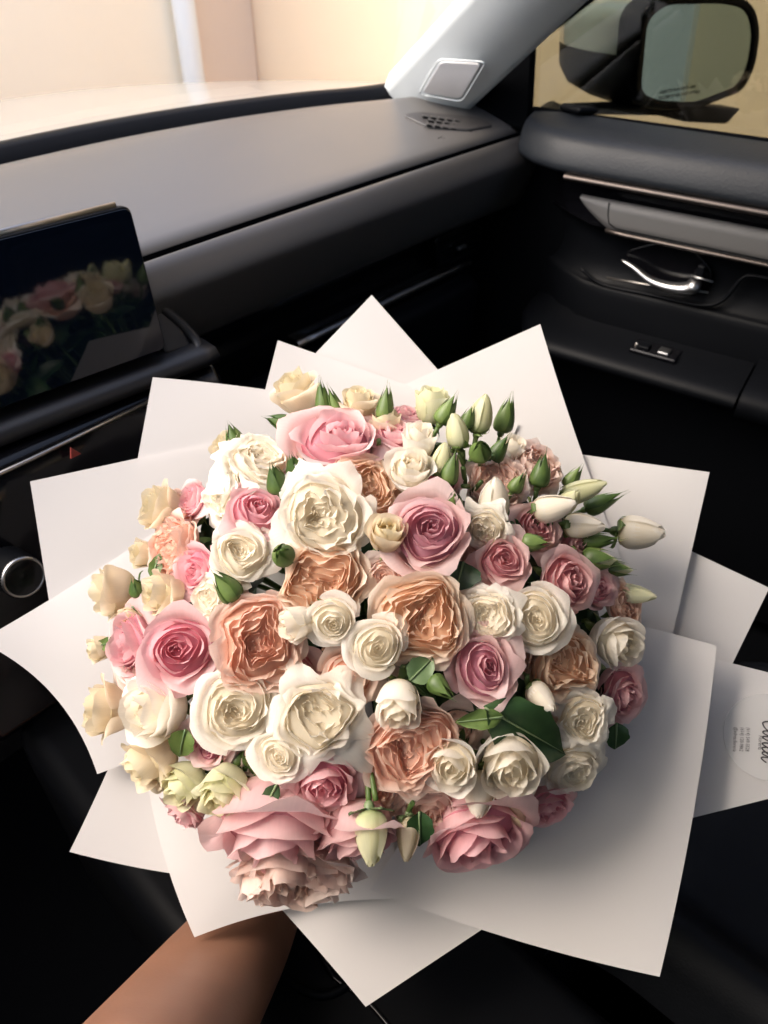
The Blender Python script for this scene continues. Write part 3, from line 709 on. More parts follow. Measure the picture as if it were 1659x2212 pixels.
# ---- roses
def bez(p, t):
    t = t[..., None]; p = np.array(p)
    return (1-t)**3*p[0]+3*(1-t)**2*t*p[1]+3*(1-t)*t*t*p[2]+t**3*p[3]
SPEC = dict(
    #        n   rho0 rho1 pw   hin  hmid hout lipO  Ain Aout  ruf  warp pt   sunk
    open=dict(fill=.80, n=29, r=(.04, .82, .95), h=(.64, .80, .42), lip=.34, A=(95, 50), ruf=.030, warp=.10, wf=5.0, pt=.07, roll=.10),
    full=dict(fill=.82, n=40, r=(.03, .84, .85), h=(.54, .72, .36), lip=.36, A=(66, 38), ruf=.045, warp=.14, wf=6.0, pt=.16, roll=.12),
    spiral=dict(fill=.78, n=20, r=(.04, .80, 1.05), h=(.74, .80, .45), lip=.32, A=(115, 58), ruf=.026, warp=.06, wf=4.0, pt=.05, roll=.10),
    cup=dict(fill=.8, n=16, r=(.06, .80, .60), h=(1.55, 1.62, 1.30), lip=.26, A=(100, 58), ruf=.030, warp=.06, wf=4.5, pt=.06, roll=.10),
    tulip=dict(n=11, r=(.08, .78, .50), h=(1.75, 1.75, 1.55), lip=.16, A=(110, 68), ruf=.040, warp=.05, wf=4.0, pt=.04, roll=.06),
    pink=dict(fill=.80, n=21, r=(.04, .80, 1.0), h=(1.06, 1.18, 1.0), lip=.34, A=(115, 64), ruf=.030, warp=.10, wf=3.4, pt=.13, roll=.22),
    garden=dict(fill=.84, n=50, r=(.03, .84, .70), h=(.66, .82, .62), lip=.22, A=(62, 48), ruf=.055, warp=.17, wf=6.5, pt=.02, roll=.04),
    ruffle=dict(fill=.84, n=44, r=(.03, .84, .60), h=(.80, .95, .62), lip=.26, A=(55, 42), ruf=.075, warp=.15, wf=7.0, pt=.02, roll=.03),
)
def rose_petals(kind, R, rng):
    sp = SPEC[kind]; n = sp['n']; out = []; th = rng.uniform(0, 6.28)
    wp = [(rng.uniform(-1, 1), rng.uniform(-1, 1), rng.uniform(0, 6.28)) for _ in range(8)]
    for i in range(n):
        s = i/(n-1.0); th += math.radians(137.5+rng.uniform(-14, 14))
        rho = sp['r'][0]+(sp['r'][1]-sp['r'][0])*s**sp['r'][2]
        hi, hm, ho = sp['h']; h = (hi+(hm-hi)*s/.55) if s < .55 else (hm+(ho-hm)*((s-.55)/.45)**1.4)
        h *= 1+rng.uniform(-.05, .05); rho *= 1+rng.uniform(-.04, .04)
        A = math.radians(sp['A'][0]+(sp['A'][1]-sp['A'][0])*s**.6)*(1+rng.uniform(-.1, .1))
        lip = sp['lip']*max(0, (s-.35)/.65)**1.6*rng.uniform(.7, 1.3)
        if s > .85 and kind in ('cup', 'pink', 'tulip') and rng.random() < .5: lip *= 1.35
        close = .82+.30*s if h > 1 else .92+.15*s
        nu, nv = (13, 10) if s > .4 else (11, 8)
        U, V = np.meshgrid(np.linspace(-1, 1, nu), np.linspace(0, 1, nv), indexing='ij')
        pt = sp['pt']*(.4+.6*s)*rng.uniform(.5, 1.3)
        vm = 1-.24*np.abs(U)**2.6+pt*np.exp(-(U/.25)**2)+sp['ruf']*.7*np.sin(U*rng.uniform(5, 9)+rng.uniform(0, 6))*(.5+.5*np.abs(U))
        vv = V*vm
        pr = bez([(.04, 0), (rho*1.12+.04, -.02), (rho*1.10+.02, h*.62), (rho*close, h)], np.clip(vv, 0, 1.0))
        r, z = pr[..., 0].copy(), pr[..., 1].copy()
        ov = np.clip(vv-1, 0, 1); z += ov*h*.8; r += ov*h*.2
        t = np.clip((vv-.62)/.38, 0, 1.4)
        r += lip*t**1.8; z -= lip*.75*t**2.4
        r += sp['roll']*s*np.abs(U)**3*t                      # sides roll outwards
        z -= sp['roll']*.6*s*np.abs(U)**3*t
        r += .05*(.4+s)*U*np.clip(vv*1.4, 0, 1)               # imbricate: one side under its neighbour
        k1, k2 = rng.uniform(4, 7), rng.uniform(9, 14)
        rf = sp['ruf']*t**1.5*(np.sin(U*k1+rng.uniform(0, 6))+.55*np.sin(U*k2+rng.uniform(0, 6)))
        r += rf; z += rf*.6*np.sin(U*6+i)
        wd = A*(.42+.58*np.sin(np.clip(vv/.55, 0, 1)*math.pi/2))
        ph = th+U*wd
        x, y = r*np.cos(ph), r*np.sin(ph)
        fade = np.clip(1.15-np.hypot(x, y), 0, 1)**.6*np.clip(vv*1.8-.25, 0, 1)
        dx = sum(np.sin(sp['wf']*(a*x+b*y)+c) for a, b, c in wp[:4]); dy = sum(np.sin(sp['wf']*(a*x+b*y)+c) for a, b, c in wp[4:])
        x = x+sp['warp']*.55*fade*dx; y = y+sp['warp']*.55*fade*dy
        Pn = np.stack([x, y, z], -1).reshape(-1, 3)
        uv = np.stack([(U+1)/2+i*1.37, vv], -1).reshape(-1, 2)
        out.append((Pn, grid_faces(nu, nv), uv, s))
    nr, ns_ = 7, 22; V = []; Q = []  # filler bowl added between the petals so their gaps look less dark
    for a in range(ns_):
        for b in range(nr):
            rr = (.02+b/(nr-1)*.80)*sp['r'][1]/.84; ss = min(1, max(0, (rr-sp['r'][0])/(sp['r'][1]-sp['r'][0])))**(1/sp['r'][2])
            hh = (hi+(hm-hi)*ss/.55) if ss < .55 else (hm+(ho-hm)*((ss-.55)/.45)**1.4)
            f = a/ns_*2*math.pi; x, y = rr*math.cos(f), rr*math.sin(f)
            fd = max(0, 1.15-rr)**.6
            dx = sum(math.sin(sp['wf']*(p*x+q*y)+c) for p, q, c in wp[:4]); dy = sum(math.sin(sp['wf']*(p*x+q*y)+c) for p, q, c in wp[4:])
            V.append((x+sp['warp']*.5*fd*dx, y+sp['warp']*.5*fd*dy, hh*(sp.get('fill', .70)-.22*(b/(nr-1))**3)*(1+.05*math.sin(9*x+7*y)))); Q.append((a/ns_*3, .55))
    out.append((np.array(V), grid_faces(ns_, nr, True), np.array(Q), .25))
    ext = np.percentile(np.concatenate([np.hypot(o[0][:, 0], o[0][:, 1]) for o in out]), 98.5)
    zmax = max(o[0][:, 2].max() for o in out)
    k = R/ext
    return [(o[0]*k, o[1], o[2], o[3]) for o in out], zmax*k, k
def bud_petals(R, Lz, rng, n=6, openness=0.0):
    out = []; th = rng.uniform(0, 6.28)
    for i in range(n):
        s = i/(n-1.0); th += math.radians(137.5); nu, nv = 13, 12
        U, V = np.meshgrid(np.linspace(-1, 1, nu), np.linspace(0, 1, nv), indexing='ij')
        vm = 1-.10*np.abs(U)**2+.05*np.exp(-(U/.3)**2)-(.08*s*rng.uniform(0, 1.6)); vv = V*vm
        k = .90+.10*s; tip = .10+.30*openness*s
        pr = bez([(.12, 0), (1.52*k, .0), (.86*k, .66*Lz), (tip, Lz)], np.clip(vv, 0, 1))
        r, z = pr[..., 0], pr[..., 1]
        t = np.clip((vv-.75)/.25, 0, 1)
        r = r+.13*U*np.clip(vv*1.5, 0, 1)*(1-t*.6)+t**2*(.10+.25*openness)*s*np.abs(U)+.03*t*np.sin(U*7+i)
        ph = th+U*math.radians(88)*(.6+.4*np.sin(np.clip(vv/.4, 0, 1)*math.pi/2))
        Pn = np.stack([r*np.cos(ph), r*np.sin(ph), z], -1).reshape(-1, 3)*R
        out.append((Pn, grid_faces(nu, nv), np.stack([(U+1)/2+i*1.7, vv], -1).reshape(-1, 2), .4+.6*s))
    return out, Lz*R
def sepal(R, L, th, lean, rng, width=.42, tip=.5, wrap=1.0, twist=.25):
    """one sepal: lean 0 = closed round the bud, 1 = spread, 2 = reflexed"""
    nu, nv = 7, 12
    U, V = np.meshgrid(np.linspace(-1, 1, nu), np.linspace(0, 1, nv), indexing='ij')
    wv = width*np.sin(np.clip(V*1.05+.12, 0, 1)*math.pi)**.75*(1-.55*V)
    wv = np.maximum(wv, .012)
    a = np.array([(.25, 0), (1.62, .02), (.50, .58*L), (.05, L)]); b = np.array([(.25, 0), (.9, .0), (1.5, .15*L), (L*.85, .12*L)]); c = np.array([(.25, 0), (.9, -.05), (1.1, -.3*L), (.9, -.75*L)])
    ctl = a*(1-lean)+b*lean if lean <= 1 else b*(2-lean)+c*(lean-1)
    pr = bez(ctl, V); r, z = pr[..., 0], pr[..., 1]
    r = r*1.06+.02+.10*(1-np.abs(U))*0+ .04*np.sin(V*9+th)*V
    off = U*wv*1.0
    x = r*np.cos(th)-off*np.sin(th)*1.0; y = r*np.sin(th)+off*np.cos(th)
    # wrap sideways round the bud
    rr = np.maximum(r, .15); ang = off/rr*wrap
    xw, yw = r*np.cos(th+ang), r*np.sin(th+ang); m = (1-min(1, lean))
    x = x*(1-m)+xw*m; y = y*(1-m)+yw*m
    z = z-.12*np.abs(U)**2*(1-m)
    tw = rng.uniform(-twist, twist); x += tw*V**3*np.sin(th)*.6; y -= tw*V**3*np.cos(th)*.6
    return np.stack([x, y, z], -1).reshape(-1, 3)*R, grid_faces(nu, nv), np.stack([(U+1)/2, V], -1).reshape(-1, 2)
def leaf_arr(L, W, rng, bend=.25):
    nu, nv = 9, 14
    U, V = np.meshgrid(np.linspace(-1, 1, nu), np.linspace(0, 1, nv), indexing='ij')
    wv = W*(np.sin(math.pi*np.clip(V, 0, 1)**.8)**.8)+.0006
    ser = 1+.06*np.sin(V*60)*np.abs(U)
    x = U*wv*ser; y = V*L; z = -bend*L*V**2+.25*np.abs(U)*wv+.04*L*np.sin(V*7+U*2)*np.abs(U)
    return np.stack([x, y, z], -1).reshape(-1, 3), grid_faces(nu, nv), np.stack([(U+1)/2, V], -1).reshape(-1, 2)
def frame(axis):
    a = nrm(axis); x = nrm(np.cross((.3, .2, 1) if abs(a[2]) < .9 else (1, 0, 0), a)); return np.stack([x, np.cross(a, x), a], 1)   # columns

def face_dir(x, y, tx, ty):
    m = math.hypot(tx, ty); d = ray(x*K, y*K)
    f = math.sqrt(max(0, 1-m*m)) if m <= 1 else -math.sqrt(min(.8, m*m-1))
    return nrm(-d*f+RT*tx-UP*ty)
GROUPS = {}
def flower_root(name, axis, base, label, cat, group):
    e = empty(name); B = frame(axis)
    e.matrix_world = Matrix(((*B[0], base[0]), (*B[1], base[1]), (*B[2], base[2]), (0, 0, 0, 1)))
    tag(e, label, cat, group); return e, B
def put(e, name, arr, mat, smooth=True):
    P, Fc, uv = arr[:3]; s = arr[3] if len(arr) > 3 else None
    return add(name, mesh_data(name, P, Fc, uv, s), mat, e)
def stem_part(e, B, base, z0, r, mat, to=None, rng=random):
    tgt = np.asarray(to if to is not None else BIND+np.array([rng.uniform(-.014, .014), rng.uniform(-.014, .014), 0]))
    loc = B.T@(tgt-base)
    a = np.array([0, 0, z0]); b = np.array([0, 0, z0-.022]); m = (b+loc)/2+np.array([0, 0, -.01])
    V, Fc = tube_arrays(catmull([a, b, m, loc], 12), r, 7)
    return add('stem', mesh_data('stem', V, Fc), mat, e)
def calyx(e, R, zb, mat):
    prof = [(.02, -.62), (.17, -.60), (.30, -.45), (.36, -.25), (.34, -.08), (.42, .02), (.30, .08)]
    seg = 12; V = [(r*R*math.cos(6.2832*k/seg), r*R*math.sin(6.2832*k/seg), zb+h*R) for k in range(seg) for r, h in prof]
    return add('calyx', mesh_data('calyx', V, grid_faces(seg, len(prof), True)), mat, e)
def rose(kind, mat, x, y, d, tx, ty, dz, name, label, group, seed, sepals=None, leaves=2, sep_mat='bud'):
    rng = random.Random(seed); c, t = dome_pt(x, y, dz); R = d*(1.13 if kind == 'pink' else 1.06)*K/2*t/FPX
    ax = face_dir(x, y, tx, ty)
    pts, H, k = rose_petals(kind, R, rng)
    base = c-ax*H*(.55 if kind in ('cup', 'tulip', 'pink') else .6)
    e, B = flower_root(name, ax, base, label, 'rose', group)
    for p in pts[:-1]: put(e, 'petal', p, M[mat])
    put(e, 'heart', pts[-1], M[mat])  # added filler that lightens the gaps, not a real petal
    calyx(e, R*.55, 0, M[sep_mat])
    ns = sepals if sepals is not None else (1.6, 1.9, 1.3, 1.7, 1.5)
    for q, ln in enumerate(ns):
        put(e, 'sepal', sepal(R*.50, rng.uniform(1.9, 2.5), q*1.2566+rng.uniform(-.2, .2), ln, rng, .36), M[sep_mat])
    stem_part(e, B, base, -R*.3, .0022, M['stem'], rng=rng)
    for q in range(leaves):
        P, Fc, uv = leaf_arr(rng.uniform(.04, .055), rng.uniform(.011, .015), rng)
        a = rng.uniform(0, 6.28); el = rng.uniform(-.35, .1)
        ry = np.array([math.cos(a)*math.cos(el), math.sin(a)*math.cos(el), math.sin(el)]); rz = nrm(np.cross(np.cross(ry, (0, 0, 1)), ry)); rx = np.cross(ry, rz)
        P = P@np.stack([rx, ry, rz])+np.array([0, 0, -.02-.012*q])
        put(e, 'leaf', (P, Fc, uv), M['leaf'])
    return e
def bud(mat, x, y, L, wd, tx, ty, dz, name, label, group, seed, lean=(1.7, 1.4, 1.8, 1.2, 1.6), smat='bud', openness=.1, stem_to=None, npet=6):
    rng = random.Random(seed); c, t = dome_pt(x, y, dz); Lm = L*K*t/FPX; R = wd*.97*K/2*t/FPX
    ax = face_dir(x, y, tx, ty); base = c-ax*Lm*.5
    e, B = flower_root(name, ax, base, label, 'rosebud', group)
    pts, H = bud_petals(R, Lm/R, rng, npet, openness*.8)
    for p in pts: put(e, 'petal', p, M[mat])
    calyx(e, R*.85, R*.02, M[smat])
    for q, ln in enumerate(lean):
        put(e, 'sepal', sepal(R*.9, rng.uniform(1.4, 1.9), q*1.2566+rng.uniform(-.2, .2), ln, rng, .5), M[smat])
    to = dome_pt(*stem_to)[0] if stem_to else None
    stem_part(e, B, base, -R*.3, .0023, M['stem'], to, rng=rng)
    return e
def green_bud(x, y, L, wd, tx, ty, dz, label, seed, stem_to=None, tipped=0, mat='bud'):
    rng = random.Random(seed); c, t = dome_pt(x, y, dz); Lm = L*K*t/FPX; R = wd*K/2*t/FPX
    ax = face_dir(x, y, tx, ty); base = c-ax*Lm*.45
    e, B = flower_root('green_rosebud', ax, base, label, 'rosebud', 'closed green rosebuds')
    l = Lm*.80/R
    if tipped:
        pts, H = bud_petals(R*.86, l*.98/.86, rng, 4, .05)
        for p in pts: put(e, 'petal', p, M['green_white'])
    for q in range(5):
        P, Fc, uv = sepal(R*(.97+.02*q), l*rng.uniform(1.12, 1.28), q*1.2566, rng.uniform(0, .025)+(.12 if tipped else 0), rng, .95, twist=.07)
        put(e, 'sepal', (P, Fc, uv), M[mat])
    cp = [(.02, 0), (.5, .1), (.84, .30*l), (.52, .58*l), (.15, .85*l), (.01, 1.02*l)]
    put(e, 'bud_core', ([(r*R*math.cos(.5236*k), r*R*math.sin(.5236*k), z*R) for k in range(12) for r, z in cp], grid_faces(12, 6, True), [(0, 0)]*72), M[mat if not tipped else 'green_white'])
    calyx(e, R*1.0, R*.12, M[mat])
    to = dome_pt(*stem_to)[0] if stem_to else None
    stem_part(e, B, base, -R*.3, .0021, M['stem'], to, rng=rng)
    return e
def big_leaf(x0, y0, x1, y1, W, dz, label, mat='leaf', bend=.2, roll=0):
    a, ta = dome_pt(x0, y0, dz); b, tb = dome_pt(x1, y1, dz); L = np.linalg.norm(b-a)
    e = empty('rose_leaf', a); yd = (b-a)/L; zd = nrm(BA-(BA@yd)*yd); xd = np.cross(yd, zd)
    if roll: zd, xd = zd*math.cos(roll)+xd*math.sin(roll), xd*math.cos(roll)-zd*math.sin(roll)
    tag(e, label, 'leaf', 'loose rose leaves')
    P, Fc, uv = leaf_arr(L, W, random.Random(1), bend)
    P[:, 2] += bend*L*.5
    Q = P@np.stack([xd, yd, zd]); put(e, 'blade', (Q, Fc, uv), M[mat])
    rib = [np.array([0, t*L, .0008-bend*L*t*t+bend*L*.5]) for t in np.linspace(0, .97, 10)]
    rb = [p[0]*xd+p[1]*yd+p[2]*zd for p in rib]
    V, Fc = tube_arrays(rb, np.linspace(.0011, .0003, 10), 5); add('midrib', mesh_data('midrib', V, Fc), M['pale'], e)
    return e

WO, CR, PK, PE, BU = 'white and cream roses', 'white and cream roses', 'pink roses', 'peach garden roses', 'white rosebuds'
#  kind, material, x, y, diameter, facing right, facing down, lift (mm), name, label
ROSES = [
 # white and cream
 ('full', 'white', 700, 1113, 212, -.10, -.05, 14, 'white_rose', 'large open white rose with pointed petals, upper centre of the bouquet'),
 ('full', 'white', 553, 988, 150, .12, -.62, 6, 'white_rose', 'open white rose facing upwards, second from the top left, above a green bud'),
 ('full', 'white', 478, 1072, 128, -.72, -.15, 0, 'white_rose', 'white rose turned left, below the upward facing white rose at the upper left'),
 ('open', 'white', 523, 1195, 140, -.05, -.25, 10, 'white_rose', 'round white rose directly left of a round green bud and below the bright pink rose'),
 ('full', 'white', 452, 1290, 112, -.62, .02, 2, 'white_rose', 'white rose half hidden behind a dark green pointed bud on the left'),
 ('open', 'white', 510, 1535, 178, -.14, .10, 12, 'white_rose', 'left one of the two large open white roses side by side at lower left'),
 ('full', 'white', 690, 1543, 192, -.05, .06, 14, 'white_rose', 'right one of the two large open white roses side by side at lower centre'),
 ('cup', 'white', 330, 1535, 138, -.66, .08, 6, 'white_rose', 'cream white rose turned left, directly left of the two largest white roses'),
 ('cup', 'cream', 226, 1533, 112, -.90, .12, -6, 'cream_rose', 'leftmost cream rose of the lower left cluster, seen from its side'),
 ('spiral', 'white', 600, 1632, 112, -.22, .22, 18, 'white_rose', 'small white rose tucked below the two largest white roses'),
 ('spiral', 'white', 815, 1395, 130, .02, .02, 16, 'white_rose', 'small neat white rose with a spiral heart in the middle of the bouquet'),
 ('spiral', 'white', 716, 1342, 112, -.10, .34, 15, 'white_rose', 'white rose with a raised back petal, between the peach roses in the middle'),
 ('tulip', 'white', 638, 1346, 78, -.86, .25, 10, 'white_rose', 'small white half open rose pointing left over the salmon peach rose'),
 ('full', 'white', 1056, 1330, 134, -.08, .02, 8, 'white_rose', 'ruffled white rose right of the darkest peach rose'),
 ('spiral', 'white', 1155, 1335, 146, .05, .02, 12, 'white_rose', 'smooth white rose with a swirled heart, right of the ruffled white rose'),
 ('full', 'white', 1048, 1145, 106, -.28, .30, 6, 'white_rose', 'small white rose right of the purple hearted pink rose'),
 ('cup', 'white', 886, 1015, 104, .06, -.66, 8, 'white_rose', 'white cupped rose facing up, right of the upper peach rose'),
 ('tulip', 'cream', 838, 1152, 84, .12, -.62, 16, 'cream_rose', 'small cream bud like rose just right of the large pointed white rose'),
 ('cup', 'cream', 640, 842, 104, -.42, -.78, -4, 'cream_rose', 'topmost cream rose in front of the white paper, seen from its side'),
 ('cup', 'cream', 775, 868, 86, .02, -.88, 0, 'cream_rose', 'cream cup shaped rose at the top, left of the tall green bud'),
 ('tulip', 'cream', 832, 915, 72, .0, -.90, -14, 'cream_rose', 'pale cream rose behind the tall green bud at the top'),
 ('tulip', 'green_white', 932, 872, 82, .10, -.92, 0, 'white_rose', 'tall half open white rose at the top right of the tall green bud'),
 ('tulip', 'white', 905, 950, 78, .10, -.86, 6, 'white_rose', 'half open white rose above the white cupped rose, left of the bud cluster'),
 ('cup', 'cream', 345, 1097, 98, -.82, -.30, -6, 'cream_rose', 'upper cream rose at the left in front of paper, above the salmon rose'),
 ('cup', 'cream', 240, 1280, 104, -.96, .05, -4, 'cream_rose', 'far left cream rose pointing left, at mid height'),
 ('cup', 'cream', 348, 1282, 98, -.82, .06, 2, 'cream_rose', 'cream rose tinged peach, right of the far left cream rose'),
 ('tulip', 'cream', 308, 1195, 56, -.85, -.1, -22, 'cream_rose', 'small cream rose half hidden behind the salmon rose at the left'),
 ('tulip', 'cream', 214, 1402, 50, -.85, .2, -12, 'cream_rose', 'tiny cream rose below thin green sepals at the left edge of the flowers'),
 ('tulip', 'cream', 287, 1335, 62, -.6, .3, -16, 'cream_rose', 'small pale cream rose peeking out above the light pink rose at the left'),
 ('cup', 'cream', 490, 968, 74, -.72, -.50, -14, 'cream_rose', 'pale cream rose behind the upward facing white rose at the upper left'),
 ('tulip', 'white', 1106, 968, 58, .45, -.7, -14, 'white_rose', 'small white rose half hidden behind the green buds at the upper right'),
 ('cup', 'white', 1335, 1388, 112, .62, .32, 0, 'white_rose', 'white rose at the right edge turned right and down, beside the peach roses'),
 ('full', 'white', 1262, 1552, 122, .26, .18, 8, 'white_rose', 'white rose at the lower right beside the large dark leaf tip'),
 ('open', 'white', 1243, 1665, 136, .35, .55, -2, 'white_rose', 'pale white rose drooping lowest at the right over the paper'),
 ('tulip', 'white', 862, 1524, 98, -.03, .72, 14, 'white_rose', 'half open white rose nodding down above the orange peach rose'),
 ('cup', 'white', 977, 1650, 116, -.16, .45, 12, 'white_rose', 'white rose nodding down, left one of the pair right of the orange peach rose'),
 ('cup', 'white', 1105, 1650, 140, .12, .50, 14, 'white_rose', 'white rose nodding down, right one of the pair under the large dark leaf'),
 ('cup', 'green_white', 480, 1712, 108, -.30, .66, 6, 'cream_rose', 'greenish cream rose nodding down at the bottom left, with curled green sepals'),
 ('cup', 'green_white', 397, 1700, 96, -.55, .55, -6, 'cream_rose', 'greenish cream rose left of the nodding one at the bottom left'),
 ('cup', 'cream', 322, 1650, 112, -.62, .55, -4, 'cream_rose', 'cream rose below the left turned white rose, at the lower left edge'),
 ('tulip', 'cream', 545, 1722, 62, -.1, .8, -6, 'cream_rose', 'small cream rose right of the greenish cream nodding rose'),
 # pink
 ('pink', 'pink', 724, 955, 188, .06, -.72, 0, 'pink_rose', 'big pink rose at the top with upright outer petals'),
 ('pink', 'mauve', 926, 1150, 168, .06, -.22, 10, 'pink_rose', 'pink rose with a deep purple heart, right of the upper centre'),
 ('pink', 'hot', 556, 1108, 126, .26, -.42, -4, 'pink_rose', 'bright pink rose between the white roses at the upper left'),
 ('pink', 'hot', 430, 1232, 112, -.55, -.08, -6, 'pink_rose', 'bright pink rose at the left, between the salmon rose and a white rose'),
 ('pink', 'hot', 388, 1408, 152, -.16, .10, 4, 'pink_rose', 'pink rose with a bright heart, left of the salmon peach rose'),
 ('pink', 'pink', 285, 1392, 134, -.72, .10, -8, 'pink_rose', 'light pink rose at the left edge, left of the bright hearted one'),
 ('pink', 'dusty', 1088, 1212, 116, .22, -.06, 2, 'pink_rose', 'dusty pink rose with a round dark heart, right of the purple hearted rose'),
 ('pink', 'dusty', 1225, 1255, 122, .58, -.05, 2, 'pink_rose', 'dusty pink rose turned right, above the smooth white rose'),
 ('pink', 'mauve', 1043, 1442, 146, .18, .04, 4, 'pink_rose', 'mauve pink rose below the pair of white roses on the right'),
 ('ruffle', 'blush', 1160, 1008, 124, .55, -.40, -16, 'blush_rose', 'blush pink rose furthest up on the right, in front of paper'),
 ('pink', 'dusty', 1160, 1142, 96, .4, -.2, -12, 'pink_rose', 'dark dusty pink rose hidden among the bud stems on the right'),
 ('pink', 'hot', 702, 1690, 140, .05, .62, -2, 'pink_rose', 'pink rose facing down below the two largest white roses'),
 ('pink', 'salmon', 752, 1462, 124, .1, .06, -8, 'pink_rose', 'coral pink rose half hidden behind the right one of the largest white roses'),
 ('pink', 'hot', 1028, 1800, 205, .18, .74, -14, 'pink_rose', 'wide bright pink rose facing down at the bottom right of the flowers'),
 ('pink', 'pink', 775, 1800, 175, .12, .88, -8, 'pink_rose', 'pink rose facing down at the bottom, behind the nodding white bud'),
 ('pink', 'pink', 600, 1788, 262, -.05, .84, -14, 'pink_rose', 'biggest salmon pink rose at the bottom, above the ruffled blush rose'),
 ('pink', 'pink', 1342, 1495, 116, .62, .30, -14, 'pink_rose', 'pink rose at the right edge, behind the white rose with the leaf'),
 ('pink', 'pink', 845, 940, 100, .25, -.75, -14, 'pink_rose', 'pink rose behind the top white roses, right of the big pink one'),
 ('pink', 'pink', 884, 900, 74, .2, -.85, -26, 'pink_rose', 'small light pink rose at the very top, behind the half open white roses'),
 ('pink', 'mauve', 452, 1605, 100, -.3, .3, -12, 'pink_rose', 'mauve rose hidden between the large white roses and the left cluster'),
 ('pink', 'pink', 418, 1082, 84, -.7, -.3, -18, 'pink_rose', 'pink rose showing at the upper left edge, behind the left turned white rose'),
 ('pink', 'pink', 400, 1752, 90, -.5, .7, -20, 'pink_rose', 'pink rose under the greenish cream roses at the bottom left'),
 # peach garden roses
 ('garden', 'peach', 792, 1052, 152, .30, -.34, -4, 'peach_rose', 'peach garden rose partly behind the large pointed white rose'),
 ('garden', 'peach', 697, 1256, 186, -.04, -.04, 0, 'peach_rose', 'ruffled peach rose just below the large pointed white rose'),
 ('garden', 'salmon', 560, 1388, 196, .10, .02, 6, 'peach_rose', 'salmon peach rose with deep orange folds, left of the middle'),
 ('garden', 'peach', 906, 1338, 200, .06, .04, 6, 'peach_rose', 'peach rose with the darkest folded heart, right of the middle'),
 ('garden', 'salmon', 882, 1618, 196, .02, .40, 2, 'peach_rose', 'orange peach rose below the nodding half open white rose'),
 ('ruffle', 'salmon', 368, 1182, 136, -.70, -.12, -8, 'peach_rose', 'salmon rose at the left edge, turned left'),
 ('garden', 'peach', 1216, 1436, 158, .46, .08, -6, 'peach_rose', 'peach rose turned right, below the smooth white rose'),
 ('ruffle', 'blush', 1076, 1040, 130, .25, -.40, -14, 'blush_rose', 'blush garden rose among the green bud stems at the upper right'),
 ('ruffle', 'blush', 640, 1898, 232, -.05, .82, -18, 'blush_rose', 'ruffled blush rose lowest of all the flowers, on the paper above the forearm'),
 ('pink', 'salmon', 662, 935, 124, -.3, -.75, -14, 'peach_rose', 'salmon peach rose behind the big pink rose at the top'),
 ('garden', 'salmon', 1352, 1310, 96, .7, .0, -16, 'peach_rose', 'salmon peach rose at the right edge, below the sepalled white bud'),
 ('pink', 'blush', 832, 1245, 92, -.1, .1, -8, 'blush_rose', 'rose with one folded blush petal between two peach roses in the middle'),
 ('pink', 'pink', 1290, 1270, 90, .6, 0, -18, 'pink_rose', 'pink rose behind the dusty pink one near the right edge'),
 ('pink', 'dusty', 950, 1040, 90, .1, -.3, -20, 'pink_rose', 'pink rose deep between the white cupped rose and the green buds'),
 ('pink', 'pink', 640, 1445, 100, .1, .1, -26, 'pink_rose', 'pink rose deep between the salmon peach rose and the small neat white rose'),
 ('pink', 'blush', 985, 1580, 110, .2, .3, -24, 'blush_rose', 'blush rose deep under the narrow light green leaf'),
 ('pink', 'blush', 1140, 1410, 100, .3, .1, -24, 'blush_rose', 'blush rose deep between the mauve rose and the turned peach rose'),
 ('ruffle', 'blush', 1165, 1560, 110, .4, .3, -26, 'blush_rose', 'blush rose deep behind the large dark leaf'),
 ('pink', 'pink', 505, 1330, 100, -.2, .1, -26, 'pink_rose', 'pink rose deep above the salmon peach rose, right of the half hidden white one'),
 ('pink', 'blush', 300, 1450, 110, -.6, .2, -22, 'blush_rose', 'blush rose deep above the lower left cluster of cream roses'),
 ('pink', 'salmon', 385, 1110, 90, -.6, -.2, -24, 'peach_rose', 'salmon rose deep between the upper left cream rose and the bright pink one'),
 ('pink', 'pink', 590, 1060, 90, -.2, -.4, -24, 'pink_rose', 'pink rose deep behind the dark green buds at the upper left'),
 ('pink', 'blush', 1010, 1215, 100, .1, -.1, -24, 'blush_rose', 'blush rose deep below the purple hearted pink rose'),
 ('pink', 'pink', 1240, 1180, 100, .5, -.1, -24, 'pink_rose', 'pink rose deep beneath the row of right hand buds'),
 ('pink', 'blush', 930, 1735, 130, .1, .6, -24, 'blush_rose', 'blush rose deep between the orange peach rose and the bottom pink rose'),
 ('pink', 'hot', 1180, 1740, 110, .4, .65, -26, 'pink_rose', 'pink rose deep under the drooping white rose at the lower right'),
 ('pink', 'salmon', 820, 1700, 110, 0, .5, -22, 'peach_rose', 'salmon rose deep left of the orange peach rose, above the hanging buds'),
 ('pink', 'blush', 560, 1640, 100, -.1, .3, -26, 'blush_rose', 'blush rose deep behind the small white rose at the lower left'),
 ('pink', 'salmon', 600, 1500, 90, 0, .1, -20, 'peach_rose', 'salmon rose glimpsed in the gap above the two largest white roses'),
]
gsel = {'white_rose': WO, 'cream_rose': CR, 'pink_rose': PK, 'peach_rose': PE, 'blush_rose': PE}
for i, (kd, mt, x, y, d, tx, ty, dz, nm, lb) in enumerate(ROSES):
    rose(kd, mt, x, y, d, tx, ty, dz, nm, lb, gsel[nm], 100+i, leaves=2)
